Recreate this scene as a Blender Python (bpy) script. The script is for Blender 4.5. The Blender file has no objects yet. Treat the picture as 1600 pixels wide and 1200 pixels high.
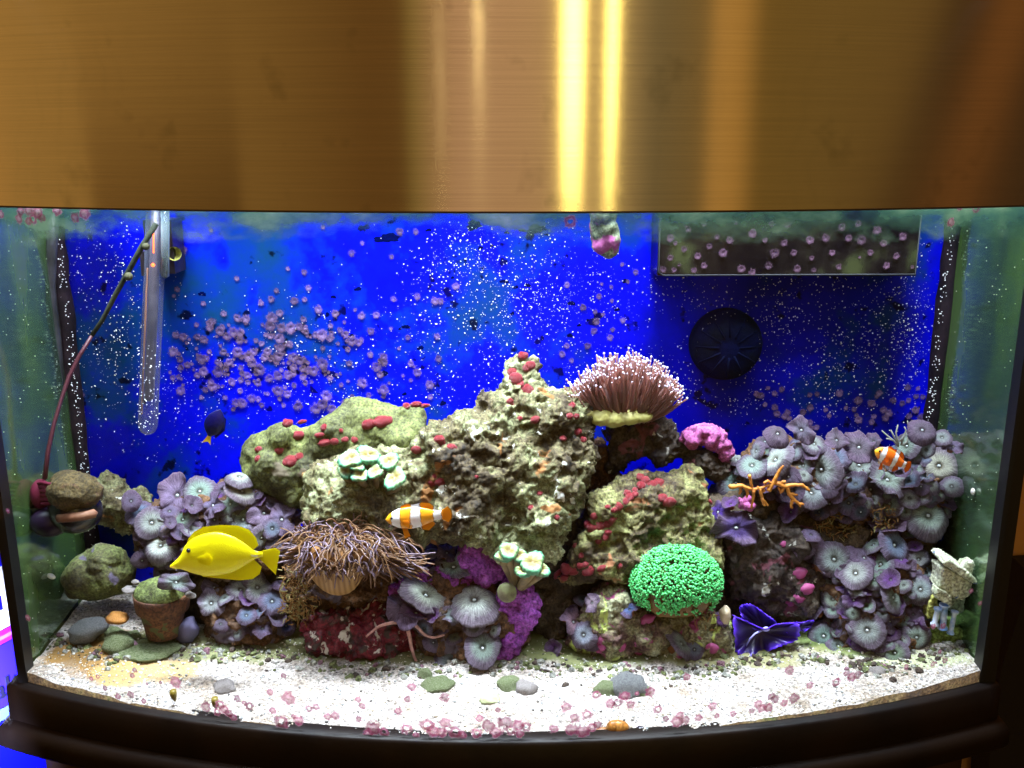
import bpy, bmesh, math, random
import numpy as np
from mathutils import Vector, Matrix
from mathutils.bvhtree import BVHTree
random.seed(7); np.random.seed(7)
S = bpy.context.scene
COL = S.collection
PI = math.pi
# ------------------------------------------------------------------ camera
TH = math.radians(14.3); FPX = 1500.0
CAM = Vector((0.008, -0.816, 0.50))
cd = bpy.data.cameras.new('camera'); cam = bpy.data.objects.new('camera', cd); COL.objects.link(cam)
cd.sensor_width = 36; cd.lens = 36*FPX/1600; cd.clip_start = 0.02; cd.clip_end = 60
cam.location = CAM; cam.rotation_euler = (PI/2-TH, 0, 0)
S.camera = cam
S.view_settings.view_transform = 'Standard'; S.view_settings.look = 'None'
S.view_settings.exposure = 0; S.view_settings.gamma = 1
# ------------------------------------------------------------------ world: the dim warm room in front of the tank
W = bpy.data.worlds.new('World'); S.world = W; W.use_nodes = True
wn = W.node_tree; wn.nodes.clear()
def N(nt, t, **k):
    n = nt.nodes.new(t)
    for a, b in k.items(): setattr(n, a, b)
    return n
def L(nt, a, b): nt.links.new(a, b)
def val(nt, x):
    return x
def math_(nt, op, a, b=None, c=None):
    n = N(nt, 'ShaderNodeMath', operation=op)
    for i, v in enumerate((a, b, c)):
        if v is None: continue
        if isinstance(v, (int, float)): n.inputs[i].default_value = v
        else: L(nt, v, n.inputs[i])
    return n.outputs[0]
def ramp(nt, fac, stops, interp='LINEAR'):
    r = N(nt, 'ShaderNodeValToRGB'); r.color_ramp.interpolation = interp
    e = r.color_ramp.elements
    e[0].position = stops[0][0]; e[0].color = (*stops[0][1], 1)
    e[1].position = stops[-1][0]; e[1].color = (*stops[-1][1], 1)
    for p, c in stops[1:-1]:
        q = e.new(p); q.color = (*c, 1)
    if fac is not None: L(nt, fac, r.inputs[0])
    return r
def srgb(r, g, b):
    f = lambda c: (c/255/12.92) if c/255 <= .04045 else ((c/255+.055)/1.055)**2.4
    return (f(r), f(g), f(b))
tc = N(wn, 'ShaderNodeTexCoord'); sp = N(wn, 'ShaderNodeSeparateXYZ'); L(wn, tc.outputs['Generated'], sp.inputs[0])
ny = math_(wn, 'MULTIPLY', sp.outputs[1], -1)
az = math_(wn, 'ARCTAN2', sp.outputs[0], ny)
# leaning doors and shelves of the room: azimuth shears with elevation on the right
rt = math_(wn, 'MULTIPLY', math_(wn, 'GREATER_THAN', az, .72), math_(wn, 'MULTIPLY', sp.outputs[2], .55))
az2 = math_(wn, 'SUBTRACT', az, rt)
t = math_(wn, 'ADD', math_(wn, 'DIVIDE', az2, PI), .5)
def azp(deg): return deg/180+.5
st = [(0, srgb(150,95,40)), (azp(-72), srgb(225,155,72)), (azp(-62), srgb(176,128,60)), (azp(-45), srgb(158,114,52)),
      (azp(-30), srgb(136,96,42)), (azp(-17), srgb(112,74,30)), (azp(-12.5), srgb(112,74,30)), (azp(-11.5), srgb(146,116,52)), (azp(-8.8), srgb(180,134,80)),
      (azp(-6), srgb(206,154,104)), (azp(3), srgb(206,156,102)), (azp(14), srgb(180,142,84)), (azp(18), srgb(128,104,62)), (azp(24), srgb(134,102,52)),
      (azp(25.5), srgb(198,142,66)), (azp(28.5), srgb(192,136,60)), (azp(31), srgb(126,92,38)), (azp(40), srgb(122,90,40)),
      (azp(47.5), srgb(122,88,40)), (azp(49.5), srgb(74,52,26)), (azp(54), srgb(72,48,24)), (azp(56), srgb(132,80,34)), (azp(60), srgb(126,76,32)), (azp(62), srgb(72,48,24)), (1, srgb(70,46,24))]
r1 = ramp(wn, t, st[:1]+st[1:13]+[(1, st[-1][1])]) if False else None
# two ramps (a ramp holds at most 32 stops)
rr = ramp(wn, t, st)
# dark cupboard low on the left
ing = math_(wn, 'MULTIPLY', math_(wn, 'GREATER_THAN', az, math.radians(-52)), math_(wn, 'LESS_THAN', az, math.radians(-33)))
ing = math_(wn, 'MULTIPLY', ing, math_(wn, 'LESS_THAN', sp.outputs[2], -.005))
dk = N(wn, 'ShaderNodeMix', data_type='RGBA', blend_type='MULTIPLY'); L(wn, ing, dk.inputs[0]); L(wn, rr.outputs[0], dk.inputs[6]); dk.inputs[7].default_value = (.42,.36,.34,1)
up = math_(wn, 'ADD', math_(wn, 'MULTIPLY', sp.outputs[2], .5), 1.0)
bg = N(wn, 'ShaderNodeBackground'); L(wn, dk.outputs[2], bg.inputs[0]); bg.inputs[1].default_value = 1.0
L(wn, math_(wn, 'MULTIPLY', up, .70), bg.inputs[1])
wo = N(wn, 'ShaderNodeOutputWorld'); L(wn, bg.outputs[0], wo.inputs[0])
# ------------------------------------------------------------------ lamps
def area(name, loc, target, sx, sy, power, color, parent=None, spread=None):
    l = bpy.data.lights.new(name, 'AREA'); l.shape = 'RECTANGLE'; l.size = sx; l.size_y = sy; l.energy = power; l.color = color
    if spread: l.spread = spread
    o = bpy.data.objects.new(name, l); COL.objects.link(o); o.location = loc
    d = Vector(target)-Vector(loc); o.rotation_euler = d.to_track_quat('-Z', 'Y').to_euler()
    if parent: o.parent = parent
    return o
POW = .135
# lamps of the room that streak the brushed hood
def room_lamp(az_deg, el_deg, dist, sx, sy, power, color=(1,.62,.22)):
    a, e = math.radians(az_deg), math.radians(el_deg)
    p = Vector((math.sin(a)*math.cos(e), -math.cos(a)*math.cos(e), math.sin(e)))*dist + Vector((0,-.09,.5))
    return area('room_lamp', p, (0,-.09,.5), sx, sy, power, color)
room_lamp(9.0, 10.5, 3.0, .13, 1.35, 3.6, (1,.70,.16))
room_lamp(14.2, 10.5, 3.0, .05, 1.35, 1.7, (1,.70,.16))
room_lamp(-8.8, 4.5, 3.0, .03, .03, .025, (1,.75,.3))
room_lamp(-3.6, 10, 3.0, .04, .06, .14, (1,.72,.28))

# ------------------------------------------------------------------ pixel helpers (a pixel of the 1600x1200 photograph -> a point at world depth Y)
Fv = Vector((0, math.cos(TH), -math.sin(TH))); Uv = Vector((0, math.sin(TH), math.cos(TH))); Rv = Vector((1,0,0))
def ray(px, py): return Fv + Rv*((px-800)/FPX) + Uv*((600-py)/FPX)
def at(px, py, Y):
    d = ray(px, py); return CAM + d*((Y-CAM.y)/d.y)
def at_z(px, py, z):
    d = ray(px, py); return CAM + d*((z-CAM.z)/d.z)
def mpp(px, py, Y):
    d = ray(px, py); return ((Y-CAM.y)/d.y)/FPX
HW = .465; SAG = .091; RAD = (HW*HW+SAG*SAG)/(2*SAG); YC = -SAG+RAD   # the bow front: circle centre at (0,YC)
def bowY(x, off=0): return YC-math.sqrt(max((RAD+off)**2-x*x, 0))
def at_glass(px, py, off=-.006):
    d = ray(px, py); R = RAD+off; ox, oy = CAM.x, CAM.y-YC
    a = d.x*d.x+d.y*d.y; b = 2*(ox*d.x+oy*d.y); c = ox*ox+oy*oy-R*R
    tt = (-b-math.sqrt(b*b-4*a*c))/(2*a); return CAM+d*tt
BACK = .172

# ------------------------------------------------------------------ object helpers
def link(name, me, mats=None, parent=None, smooth=True):
    o = bpy.data.objects.new(name, me); COL.objects.link(o)
    if mats is not None and len(me.materials) == 0:
        for m in (mats if isinstance(mats, (list, tuple)) else [mats]): me.materials.append(m)
    if smooth and len(me.polygons): me.polygons.foreach_set('use_smooth', [True]*len(me.polygons))
    if parent: o.parent = parent; o.matrix_parent_inverse = parent.matrix_world.inverted()
    return o
def tag(o, label=None, cat=None, group=None, kind=None):
    if label: o['label'] = label
    if cat: o['category'] = cat
    if group: o['group'] = group
    if kind: o['kind'] = kind
    return o
def thing(name, loc, label, cat, group=None):
    o = bpy.data.objects.new(name, None); COL.objects.link(o); o.location = loc; o.empty_display_size = .02
    bpy.context.view_layer.update() if False else None
    o.matrix_world = Matrix.Translation(loc)
    return tag(o, label, cat, group)
class MB:
    def __init__(s): s.v = []; s.f = []; s.m = []; s.c = None
    def add(s, vs, fs, mi=0):
        b = len(s.v); s.v += [tuple(v) for v in vs]; s.f += [tuple(i+b for i in f) for f in fs]; s.m += [mi]*len(fs)
    def box(s, a, b, mi=0):
        (x0,y0,z0),(x1,y1,z1) = a, b
        s.add([(x0,y0,z0),(x1,y0,z0),(x1,y1,z0),(x0,y1,z0),(x0,y0,z1),(x1,y0,z1),(x1,y1,z1),(x0,y1,z1)],
              [(0,3,2,1),(4,5,6,7),(0,1,5,4),(1,2,6,5),(2,3,7,6),(3,0,4,7)], mi)
    def tube(s, pts, rad, n=6, mi=0, cap=True):
        pts = [Vector(p) for p in pts]; k = len(pts)
        rs = rad if isinstance(rad, (list, tuple)) else [rad]*k
        prev = None; rings = []
        b = len(s.v)
        for i, p in enumerate(pts):
            d = (pts[min(i+1,k-1)]-pts[max(i-1,0)]).normalized()
            if prev is None:
                a = Vector((0,0,1)) if abs(d.z) < .9 else Vector((1,0,0)); u = d.cross(a).normalized()
            else: u = (prev-d*prev.dot(d)).normalized()
            prev = u; w = d.cross(u)
            for j in range(n):
                t_ = 2*PI*j/n; s.v.append(tuple(p+(u*math.cos(t_)+w*math.sin(t_))*rs[i]))
        for i in range(k-1):
            for j in range(n):
                a = b+i*n+j; c = b+i*n+(j+1)%n; s.f.append((a,c,c+n,a+n)); s.m.append(mi)
        if cap:
            s.v.append(tuple(pts[0])); s.v.append(tuple(pts[-1]+(pts[-1]-pts[-2]).normalized()*rs[-1]*.7)); q = len(s.v)
            for j in range(n):
                s.f.append((b+(j+1)%n, b+j, q-2)); s.m.append(mi)
                s.f.append((b+(k-1)*n+j, b+(k-1)*n+(j+1)%n, q-1)); s.m.append(mi)
    def ball(s, c, r, nu=8, nv=5, mi=0, rot=None):
        c = Vector(c); r = Vector(r) if hasattr(r, '__len__') else Vector((r,r,r)); vs = [(0,0,1)]; 
        for i in range(1, nv):
            th = PI*i/nv
            for j in range(nu): vs.append((math.sin(th)*math.cos(2*PI*j/nu), math.sin(th)*math.sin(2*PI*j/nu), math.cos(th)))
        vs.append((0,0,-1)); fs = []
        for j in range(nu):
            fs.append((0, 1+j, 1+(j+1)%nu)); q = 1+(nv-2)*nu; fs.append((len(vs)-1, q+(j+1)%nu, q+j))
            for i in range(nv-2):
                a = 1+i*nu+j; d = 1+i*nu+(j+1)%nu; fs.append((a, a+nu, d+nu, d))
        out = []
        for v in vs:
            q = Vector((v[0]*r.x, v[1]*r.y, v[2]*r.z))
            if rot is not None: q = rot@q
            out.append(c+q)
        s.add(out, fs, mi)
    def mesh(s, name, origin=(0,0,0)):
        me = bpy.data.meshes.new(name); o = Vector(origin)
        me.from_pydata([(v[0]-o.x, v[1]-o.y, v[2]-o.z) for v in s.v], [], s.f)
        me.polygons.foreach_set('material_index', s.m); me.update(); return me
    def build(s, name, mats, parent=None, origin=None, smooth=True):
        if origin is None: origin = parent.matrix_world.translation if parent else (0,0,0)
        me = s.mesh(name, origin)
        for m in (mats if isinstance(mats, (list, tuple)) else [mats]): me.materials.append(m)
        o = bpy.data.objects.new(name, me); COL.objects.link(o)
        if smooth: me.polygons.foreach_set('use_smooth', [True]*len(me.polygons))
        if parent:
            o.parent = parent
            o.location = Vector(origin)-parent.matrix_world.translation
            o.matrix_world = Matrix.Translation(origin)
        else:
            o.location = origin; o.matrix_world = Matrix.Translation(origin)
        return o
def lathe(mb, prof, c, axis=Vector((0,0,1)), n=32, mi=0):
    axis = Vector(axis).normalized(); a = Vector((1,0,0)) if abs(axis.x) < .9 else Vector((0,1,0))
    u = axis.cross(a).normalized(); w = axis.cross(u); c = Vector(c); vs = []
    for r, h in prof:
        for j in range(n):
            t_ = 2*PI*j/n; vs.append(c+axis*h+(u*math.cos(t_)+w*math.sin(t_))*r)
    fs = [(i*n+j, i*n+(j+1)%n, (i+1)*n+(j+1)%n, (i+1)*n+j) for i in range(len(prof)-1) for j in range(n)]
    mb.add(vs, fs, mi)

# ------------------------------------------------------------------ numpy noise
_P = np.random.RandomState(3).permutation(256); _P = np.concatenate([_P,_P,_P])
_G = np.random.RandomState(4).normal(size=(256,3)); _G /= np.linalg.norm(_G, axis=1)[:,None]
def perlin(p):
    i = np.floor(p).astype(int); f = p-i; u = f*f*f*(f*(f*6-15)+10); i &= 255
    def g(a,b,c):
        h = _P[_P[_P[(i[:,0]+a)&255]+((i[:,1]+b)&255)]+((i[:,2]+c)&255)]
        return ((_G[h])*(f-np.array([a,b,c]))).sum(1)
    x,y,z = u[:,0],u[:,1],u[:,2]
    l = lambda a,b,t_: a+(b-a)*t_
    return l(l(l(g(0,0,0),g(1,0,0),x), l(g(0,1,0),g(1,1,0),x), y), l(l(g(0,0,1),g(1,0,1),x), l(g(0,1,1),g(1,1,1),x), y), z)*1.6
def fbm(p, o=4, g=.5):
    r = np.zeros(len(p)); a = 1
    for k in range(o): r += a*perlin(p*(2**k)+k*17.3); a *= g
    return r
def worley(p):
    i = np.floor(p).astype(int); d1 = np.full(len(p), 9.)
    for a in (-1,0,1):
        for b in (-1,0,1):
            for c in (-1,0,1):
                j = i+np.array([a,b,c]); h = _P[_P[_P[j[:,0]&255]+(j[:,1]&255)]+(j[:,2]&255)]
                q = j+.5+_G[h]*.45; d = np.linalg.norm(q-p, axis=1); d1 = np.minimum(d1, d)
    return d1

# ------------------------------------------------------------------ materials
def new_mat(name):
    m = bpy.data.materials.new(name); m.use_nodes = True; nt = m.node_tree; b = nt.nodes['Principled BSDF']
    return m, nt, b
def flat(name, col, rough=.5, metal=0, spec=.5, emis=None, trans=None, bump=None, var=None, sss=0):
    m, nt, b = new_mat(name); b.inputs['Base Color'].default_value = (*col, 1); b.inputs['Roughness'].default_value = rough
    b.inputs['Metallic'].default_value = metal; b.inputs['Specular IOR Level'].default_value = spec
    if emis: b.inputs['Emission Color'].default_value = (*emis[0], 1); b.inputs['Emission Strength'].default_value = emis[1]
    tcn = N(nt, 'ShaderNodeTexCoord')
    if var:   # (scale, colour2)
        no = N(nt, 'ShaderNodeTexNoise'); no.inputs['Scale'].default_value = var[0]; no.inputs['Detail'].default_value = 5; L(nt, tcn.outputs['Object'], no.inputs[0])
        r = ramp(nt, no.outputs[0], [(.38, col), (.62, var[1])]); L(nt, r.outputs[0], b.inputs['Base Color'])
    if bump:  # (scale, strength, distance)
        no = N(nt, 'ShaderNodeTexNoise'); no.inputs['Scale'].default_value = bump[0]; no.inputs['Detail'].default_value = 6; L(nt, tcn.outputs['Object'], no.inputs[0])
        bp = N(nt, 'ShaderNodeBump'); bp.inputs['Strength'].default_value = bump[1]; bp.inputs['Distance'].default_value = bump[2]
        L(nt, no.outputs[0], bp.inputs['Height']); L(nt, bp.outputs[0], b.inputs['Normal'])
    if trans:  # share of light let through
        out = nt.nodes['Material Output']; mx = N(nt, 'ShaderNodeMixShader'); tl = N(nt, 'ShaderNodeBsdfTranslucent'); tl.inputs[0].default_value = (*col, 1)
        mx.inputs[0].default_value = trans; L(nt, b.outputs[0], mx.inputs[1]); L(nt, tl.outputs[0], mx.inputs[2]); L(nt, mx.outputs[0], out.inputs[0])
    return m
def rock_mat(name, stops, s1=38, speck=None, patch=None, bumpd=.0016, rough=.75, s0=12):
    """stops: mottled colours; speck: colour of fine specks; patch=(colour, scale, threshold)"""
    m, nt, b = new_mat(name); b.inputs['Roughness'].default_value = rough; b.inputs['Specular IOR Level'].default_value = .35
    tcn = N(nt, 'ShaderNodeTexCoord'); co = tcn.outputs['Object']
    n0 = N(nt, 'ShaderNodeTexNoise'); n0.inputs['Scale'].default_value = s0; n0.inputs['Detail'].default_value = 3; L(nt, co, n0.inputs[0])
    n1 = N(nt, 'ShaderNodeTexNoise'); n1.inputs['Scale'].default_value = s1; n1.inputs['Detail'].default_value = 8; n1.inputs['Roughness'].default_value = .68; n1.inputs['Distortion'].default_value = .6; L(nt, co, n1.inputs[0])
    f = math_(nt, 'ADD', math_(nt, 'MULTIPLY', n0.outputs[0], .45), math_(nt, 'MULTIPLY', n1.outputs[0], .55))
    k = len(stops); r = ramp(nt, f, [(.36+.30*i/(k-1), c) for i, c in enumerate(stops)]); cur = r.outputs[0]
    n2 = N(nt, 'ShaderNodeTexNoise'); n2.inputs['Scale'].default_value = 420; n2.inputs['Detail'].default_value = 3; L(nt, co, n2.inputs[0])
    mr = ramp(nt, n2.outputs[0], [(.32, (.22,.20,.17)), (.5, (.85,.85,.85)), (.66, (1.4,1.4,1.35))])
    mx = N(nt, 'ShaderNodeMix', data_type='RGBA', blend_type='MULTIPLY'); mx.inputs[0].default_value = .8; L(nt, cur, mx.inputs[6]); L(nt, mr.outputs[0], mx.inputs[7]); cur = mx.outputs[2]
    for pt in (patch or []):
        n3 = N(nt, 'ShaderNodeTexNoise'); n3.inputs['Scale'].default_value = pt[1]; n3.inputs['Detail'].default_value = 5; n3.inputs['Distortion'].default_value = .8
        mp = N(nt, 'ShaderNodeMapping'); mp.inputs['Location'].default_value = (pt[1]*.37, pt[2]*9, 3.1); L(nt, co, mp.inputs[0]); L(nt, mp.outputs[0], n3.inputs[0])
        fr = ramp(nt, n3.outputs[0], [(pt[2], (0,0,0)), (pt[2]+.035, (1,1,1))])
        mx = N(nt, 'ShaderNodeMix', data_type='RGBA'); L(nt, fr.outputs[0], mx.inputs[0]); L(nt, cur, mx.inputs[6]); mx.inputs[7].default_value = (*pt[0], 1); cur = mx.outputs[2]
    L(nt, cur, b.inputs['Base Color'])
    vo = N(nt, 'ShaderNodeTexVoronoi'); vo.inputs['Scale'].default_value = 260; L(nt, co, vo.inputs['Vector'])
    nb = N(nt, 'ShaderNodeTexNoise'); nb.inputs['Scale'].default_value = 170; nb.inputs['Detail'].default_value = 8; nb.inputs['Roughness'].default_value = .7; L(nt, co, nb.inputs[0])
    h = math_(nt, 'ADD', math_(nt, 'MULTIPLY', vo.outputs[0], .35), nb.outputs[0])
    bp = N(nt, 'ShaderNodeBump'); bp.inputs['Strength'].default_value = .9; bp.inputs['Distance'].default_value = bumpd; L(nt, h, bp.inputs['Height']); L(nt, bp.outputs[0], b.inputs['Normal'])
    return m
M = {}
PALE = (.62,.66,.38); GRN = (.36,.40,.18); OLV = (.17,.16,.07); BRN = (.16,.10,.045); DRK = (.05,.035,.025); GRY = (.42,.44,.40); MAR = (.20,.015,.035); PUR = (.30,.09,.30); ORG = (.25,.11,.03)
M['rock_peak'] = rock_mat('pale_live_rock', [(.02,.015,.01), (.06,.042,.02), (.12,.10,.045), (.20,.21,.10), (.34,.37,.21), (.62,.66,.48)], patch=[(ORG, 26, .63), ((.62,.64,.58), 60, .64)])
M['rock_slab'] = rock_mat('yellow_green_rock', [(.03,.026,.012), (.075,.08,.028), (.15,.17,.05), (.28,.31,.095)], s1=22, patch=[((.10,.08,.05), 30, .64)], bumpd=.0008)
M['rock_right'] = rock_mat('olive_pitted_rock', [(.02,.015,.01), (.06,.04,.018), (.15,.14,.05), (.27,.29,.11), (.44,.46,.25)], patch=[((.24,.10,.04), 32, .62)])
M['rock_dark'] = rock_mat('dark_brown_rock', [(.012,.010,.01), (.04,.028,.022), (.08,.06,.045), (.20,.19,.16)], patch=[((.15,.05,.07), 40, .6), ((.42,.42,.38), 60, .66)])
M['rock_front'] = rock_mat('mixed_rock', [(.03,.012,.014), (.10,.05,.045), (.20,.19,.10), (.38,.40,.26), (.68,.70,.62)], patch=[((.26,.05,.14), 45, .60), ((.45,.55,.14), 30, .63)])
M['rock_red'] = rock_mat('maroon_crusted_rock', [(.02,.008,.008), (.07,.006,.012), (.17,.012,.024), (.12,.012,.022), (.09,.07,.055), (.50,.47,.42)], s1=60, rough=.45, patch=[((.55,.53,.48),75,.60),((.04,.025,.02),50,.58)])
M['rock_mound'] = rock_mat('mound_rock', [DRK, (.08,.04,.02), (.15,.075,.03), (.20,.16,.13)], patch=[((.12,.10,.14), 40, .58)])
M['rock_recess'] = rock_mat('rusty_rock', [(.015,.01,.008), (.06,.028,.012), (.14,.06,.02), (.20,.12,.05)])
M['rock_green'] = rock_mat('algae_boulder', [(.03,.025,.03), (.08,.075,.03), (.14,.17,.05), (.24,.26,.11)], patch=[((.12,.10,.16), 25, .6)])
M['rock_berm'] = rock_mat('back_rubble', [(.02,.015,.012), (.05,.035,.02), (.10,.07,.04), (.16,.15,.08)])
M['sponge_purple'] = rock_mat('purple_crust', [(.10,.01,.18), (.26,.05,.36), (.36,.09,.48), (.46,.16,.58)], s1=90, bumpd=.0022, rough=.6)
M['sponge_pink'] = rock_mat('pink_crust', [(.20,.03,.10), (.42,.10,.30), (.55,.20,.48)], s1=60, rough=.7)
M['pipe_crust'] = rock_mat('crusted_pipe', [(.08,.09,.06), (.20,.24,.14), (.30,.34,.22)], patch=[((.34,.08,.24), 30, .54)])
M['black_plastic'] = flat('black_plastic', (.012,.012,.014), .38)
M['frame_black'] = flat('frame_plastic', (.006,.004,.004), .45, spec=.2, bump=(90,.35,.001), var=(14,(.012,.007,.005)))
M['trim_black'] = flat('silicone_black', (.004,.004,.005), .5)

# ------------------------------------------------------------------ aquarium
tank = thing('aquarium', (0,0,0), 'bow-fronted glass aquarium in a black frame with a blue back', 'aquarium')
def bow_strip(mb, z0, z1, off0, off1=None, x0=-HW, x1=HW, n=64, mi=0, thick=None):
    off1 = off0 if off1 is None else off1
    b = []
    for i in range(n+1):
        x = x0+(x1-x0)*i/n; b.append((x, bowY(x, off0), z0)); b.append((x, bowY(x, off1), z1))
    mb.add(b, [(2*i, 2*i+2, 2*i+3, 2*i+1) for i in range(n)], mi)
def glass_mat():
    m, nt, b = new_mat('clear_glass'); nt.nodes.remove(b); out = nt.nodes['Material Output']
    tr = N(nt, 'ShaderNodeBsdfTransparent'); tr.inputs[0].default_value = (.95,.98,.97,1); gl = N(nt, 'ShaderNodeBsdfGlossy'); gl.inputs['Roughness'].default_value = .02
    fr = N(nt, 'ShaderNodeFresnel'); fr.inputs[0].default_value = 1.33; mx = N(nt, 'ShaderNodeMixShader')
    L(nt, math_(nt, 'MULTIPLY', fr.outputs[0], .5), mx.inputs[0]); L(nt, tr.outputs[0], mx.inputs[1]); L(nt, gl.outputs[0], mx.inputs[2]); L(nt, mx.outputs[0], out.inputs[0]); return m
M['glass'] = glass_mat()
GZ = .470
mb = MB(); bow_strip(mb, -.03, GZ, 0); fg = mb.build('front_glass', M['glass'], tank)
# side glass: algae film on glass, mirrors the tank inside
def side_mat():
    m, nt, b = new_mat('algae_side_glass'); tcn = N(nt, 'ShaderNodeTexCoord'); mp = N(nt, 'ShaderNodeMapping'); mp.inputs['Scale'].default_value = (1, 6, 1.6); L(nt, tcn.outputs['Object'], mp.inputs[0])
    no = N(nt, 'ShaderNodeTexNoise'); no.inputs['Scale'].default_value = 3.5; no.inputs['Detail'].default_value = 7; L(nt, mp.outputs[0], no.inputs[0])
    r = ramp(nt, no.outputs[0], [(.3, (.016,.045,.026)), (.48, (.030,.078,.020)), (.6, (.055,.12,.020)), (.74, (.075,.11,.06))]); L(nt, r.outputs[0], b.inputs['Base Color'])
    b.inputs['Roughness'].default_value = .6; out = nt.nodes['Material Output']; gl = N(nt, 'ShaderNodeBsdfGlossy'); gl.inputs['Roughness'].default_value = .13; gl.inputs[0].default_value = (.8,.95,.85,1)
    mx = N(nt, 'ShaderNodeMixShader'); mx.inputs[0].default_value = .30; L(nt, b.outputs[0], mx.inputs[1]); L(nt, gl.outputs[0], mx.inputs[2]); L(nt, mx.outputs[0], out.inputs[0]); return m
M['side'] = side_mat()
for s in (-1, 1):
    mb = MB(); x0, x1 = sorted((s*.4575, s*.4600)); mb.box((x0, .012, -.03), (x1, BACK+.004, GZ)); mb.build('side_glass', M['side'], tank, smooth=False)
# back panel, blue film
def back_mat():
    m, nt, b = new_mat('blue_backdrop'); tcn = N(nt, 'ShaderNodeTexCoord'); co = tcn.outputs['Object']
    no = N(nt, 'ShaderNodeTexNoise'); no.inputs['Scale'].default_value = 9; no.inputs['Detail'].default_value = 6; no.inputs['Roughness'].default_value = .6; L(nt, co, no.inputs[0])
    r = ramp(nt, no.outputs[0], [(.38, (.0008,.002,.95)), (.50, (.001,.005,.70)), (.58, (.002,.03,.34)), (.70, (.004,.05,.16))]); b.inputs['Roughness'].default_value = .35
    n2 = N(nt, 'ShaderNodeTexNoise'); n2.inputs['Scale'].default_value = 55; n2.inputs['Detail'].default_value = 3; L(nt, co, n2.inputs[0])
    r2 = ramp(nt, n2.outputs[0], [(.64, (1,1,1)), (.70, (.10,.12,.12))])
    mx = N(nt, 'ShaderNodeMix', data_type='RGBA', blend_type='MULTIPLY'); mx.inputs[0].default_value = 1; L(nt, r.outputs[0], mx.inputs[6]); L(nt, r2.outputs[0], mx.inputs[7])
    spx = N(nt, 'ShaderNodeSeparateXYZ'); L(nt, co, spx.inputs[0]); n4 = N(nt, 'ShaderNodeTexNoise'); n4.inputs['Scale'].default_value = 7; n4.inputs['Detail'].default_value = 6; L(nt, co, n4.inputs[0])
    g1 = math_(nt, 'SUBTRACT', math_(nt, 'MULTIPLY', math_(nt, 'SUBTRACT', spx.outputs[0], .10), 6), math_(nt, 'MULTIPLY', math_(nt, 'MAXIMUM', math_(nt, 'SUBTRACT', spx.outputs[0], .36), 0), 22)); g2 = math_(nt, 'MULTIPLY', math_(nt, 'SUBTRACT', -.33, spx.outputs[0]), 7); g = math_(nt, 'MAXIMUM', math_(nt, 'MINIMUM', g1, .75), math_(nt, 'MINIMUM', g2, .5)); g = math_(nt, 'ADD', g, math_(nt, 'MULTIPLY', math_(nt, 'SUBTRACT', n4.outputs[0], .5), 1.6)); r5 = ramp(nt, g, [(.1, (1,1,1)), (.7, (.5,.55,.26))])  # right side darkened in the colour for the overflow box's shade
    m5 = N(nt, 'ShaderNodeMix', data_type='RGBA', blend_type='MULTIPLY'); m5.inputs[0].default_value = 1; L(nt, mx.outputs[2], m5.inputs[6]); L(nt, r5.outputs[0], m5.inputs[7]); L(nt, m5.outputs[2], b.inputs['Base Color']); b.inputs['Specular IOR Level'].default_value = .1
    return m
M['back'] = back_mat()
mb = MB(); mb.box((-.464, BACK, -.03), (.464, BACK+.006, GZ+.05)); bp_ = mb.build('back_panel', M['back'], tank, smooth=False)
# corner trims at the front
for s in (-1, 1):
    mb = MB(); x0, x1 = sorted((s*.452, s*(.4605 if s < 0 else .4665))); mb.box((x0, -.003, -.004), (x1, .012, .47)); mb.build('corner_trim', M['trim_black'], tank, smooth=False)
# black silicone seam in the back corners
M['seam'] = flat('dark_seam', (.006,.004,.008), .6, spec=.2, bump=(200,.5,.001), var=(60,(.018,.010,.016)))
for s in (-1, 1):
    mb = MB(); pts = [(s*.4535+random.uniform(-.001,.001), BACK-.010, z/100) for z in range(-2, 48, 2)]; mb.tube(pts, [.0085+random.uniform(-.001,.002) for _ in pts], 8); mb.build('corner_seam', M['seam'], tank)
# base frame: two mouldings with a rounded lip
def frame_ring(prof, name, mat, xe=0.0, parent=tank):
    """prof: list of (offset out, z). swept along the bow and back along the sides."""
    mb = MB(); n = 72; rows = []
    for off, z in prof:
        hw = HW+off+xe; row = [(-hw, BACK+.02+off, z)]
        for i in range(n+1):
            x = -hw+2*hw*i/n; xx = x*HW/hw; row.append((x, bowY(xx)-off, z))
        row.append((hw, BACK+.02+off, z)); rows.append(row)
    k = len(rows[0]); vs = [v for r in rows for v in r]
    mb.add(vs, [(a*k+i, a*k+i+1, (a+1)*k+i+1, (a+1)*k+i) for a in range(len(rows)-1) for i in range(k-1)])
    return mb.build(name, mat, parent)
frame_ring([(-.012,-.03),(-.012,-.001),(-.010,0),(.004,0),(.006,-.002),(.0065,-.036)], 'bottom_frame', M['frame_black'])
frame_ring([(.006,-.0362),(.012,-.038),(.015,-.043),(.0155,-.058),(.013,-.063),(.006,-.066),(-.02,-.066)], 'base_moulding', M['frame_black'])
# ------------------------------------------------------------------ cabinet
cab = thing('aquarium_stand', (0,0,-.78), 'dark wooden cabinet under the aquarium, mostly out of view', 'cabinet')
M['cab'] = flat('dark_wood', (.030,.018,.020), .35, bump=(25,.25,.002), var=(8,(.045,.028,.026)))
frame_ring([(-.012,-.0665),(-.012,-.78)], 'cabinet_front', M['cab'], parent=cab)
mb = MB(); mb.box((-.44,-.0,-.78),(.44,BACK,-.775)); mb.build('cabinet_floor', M['cab'], cab, smooth=False)
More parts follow.
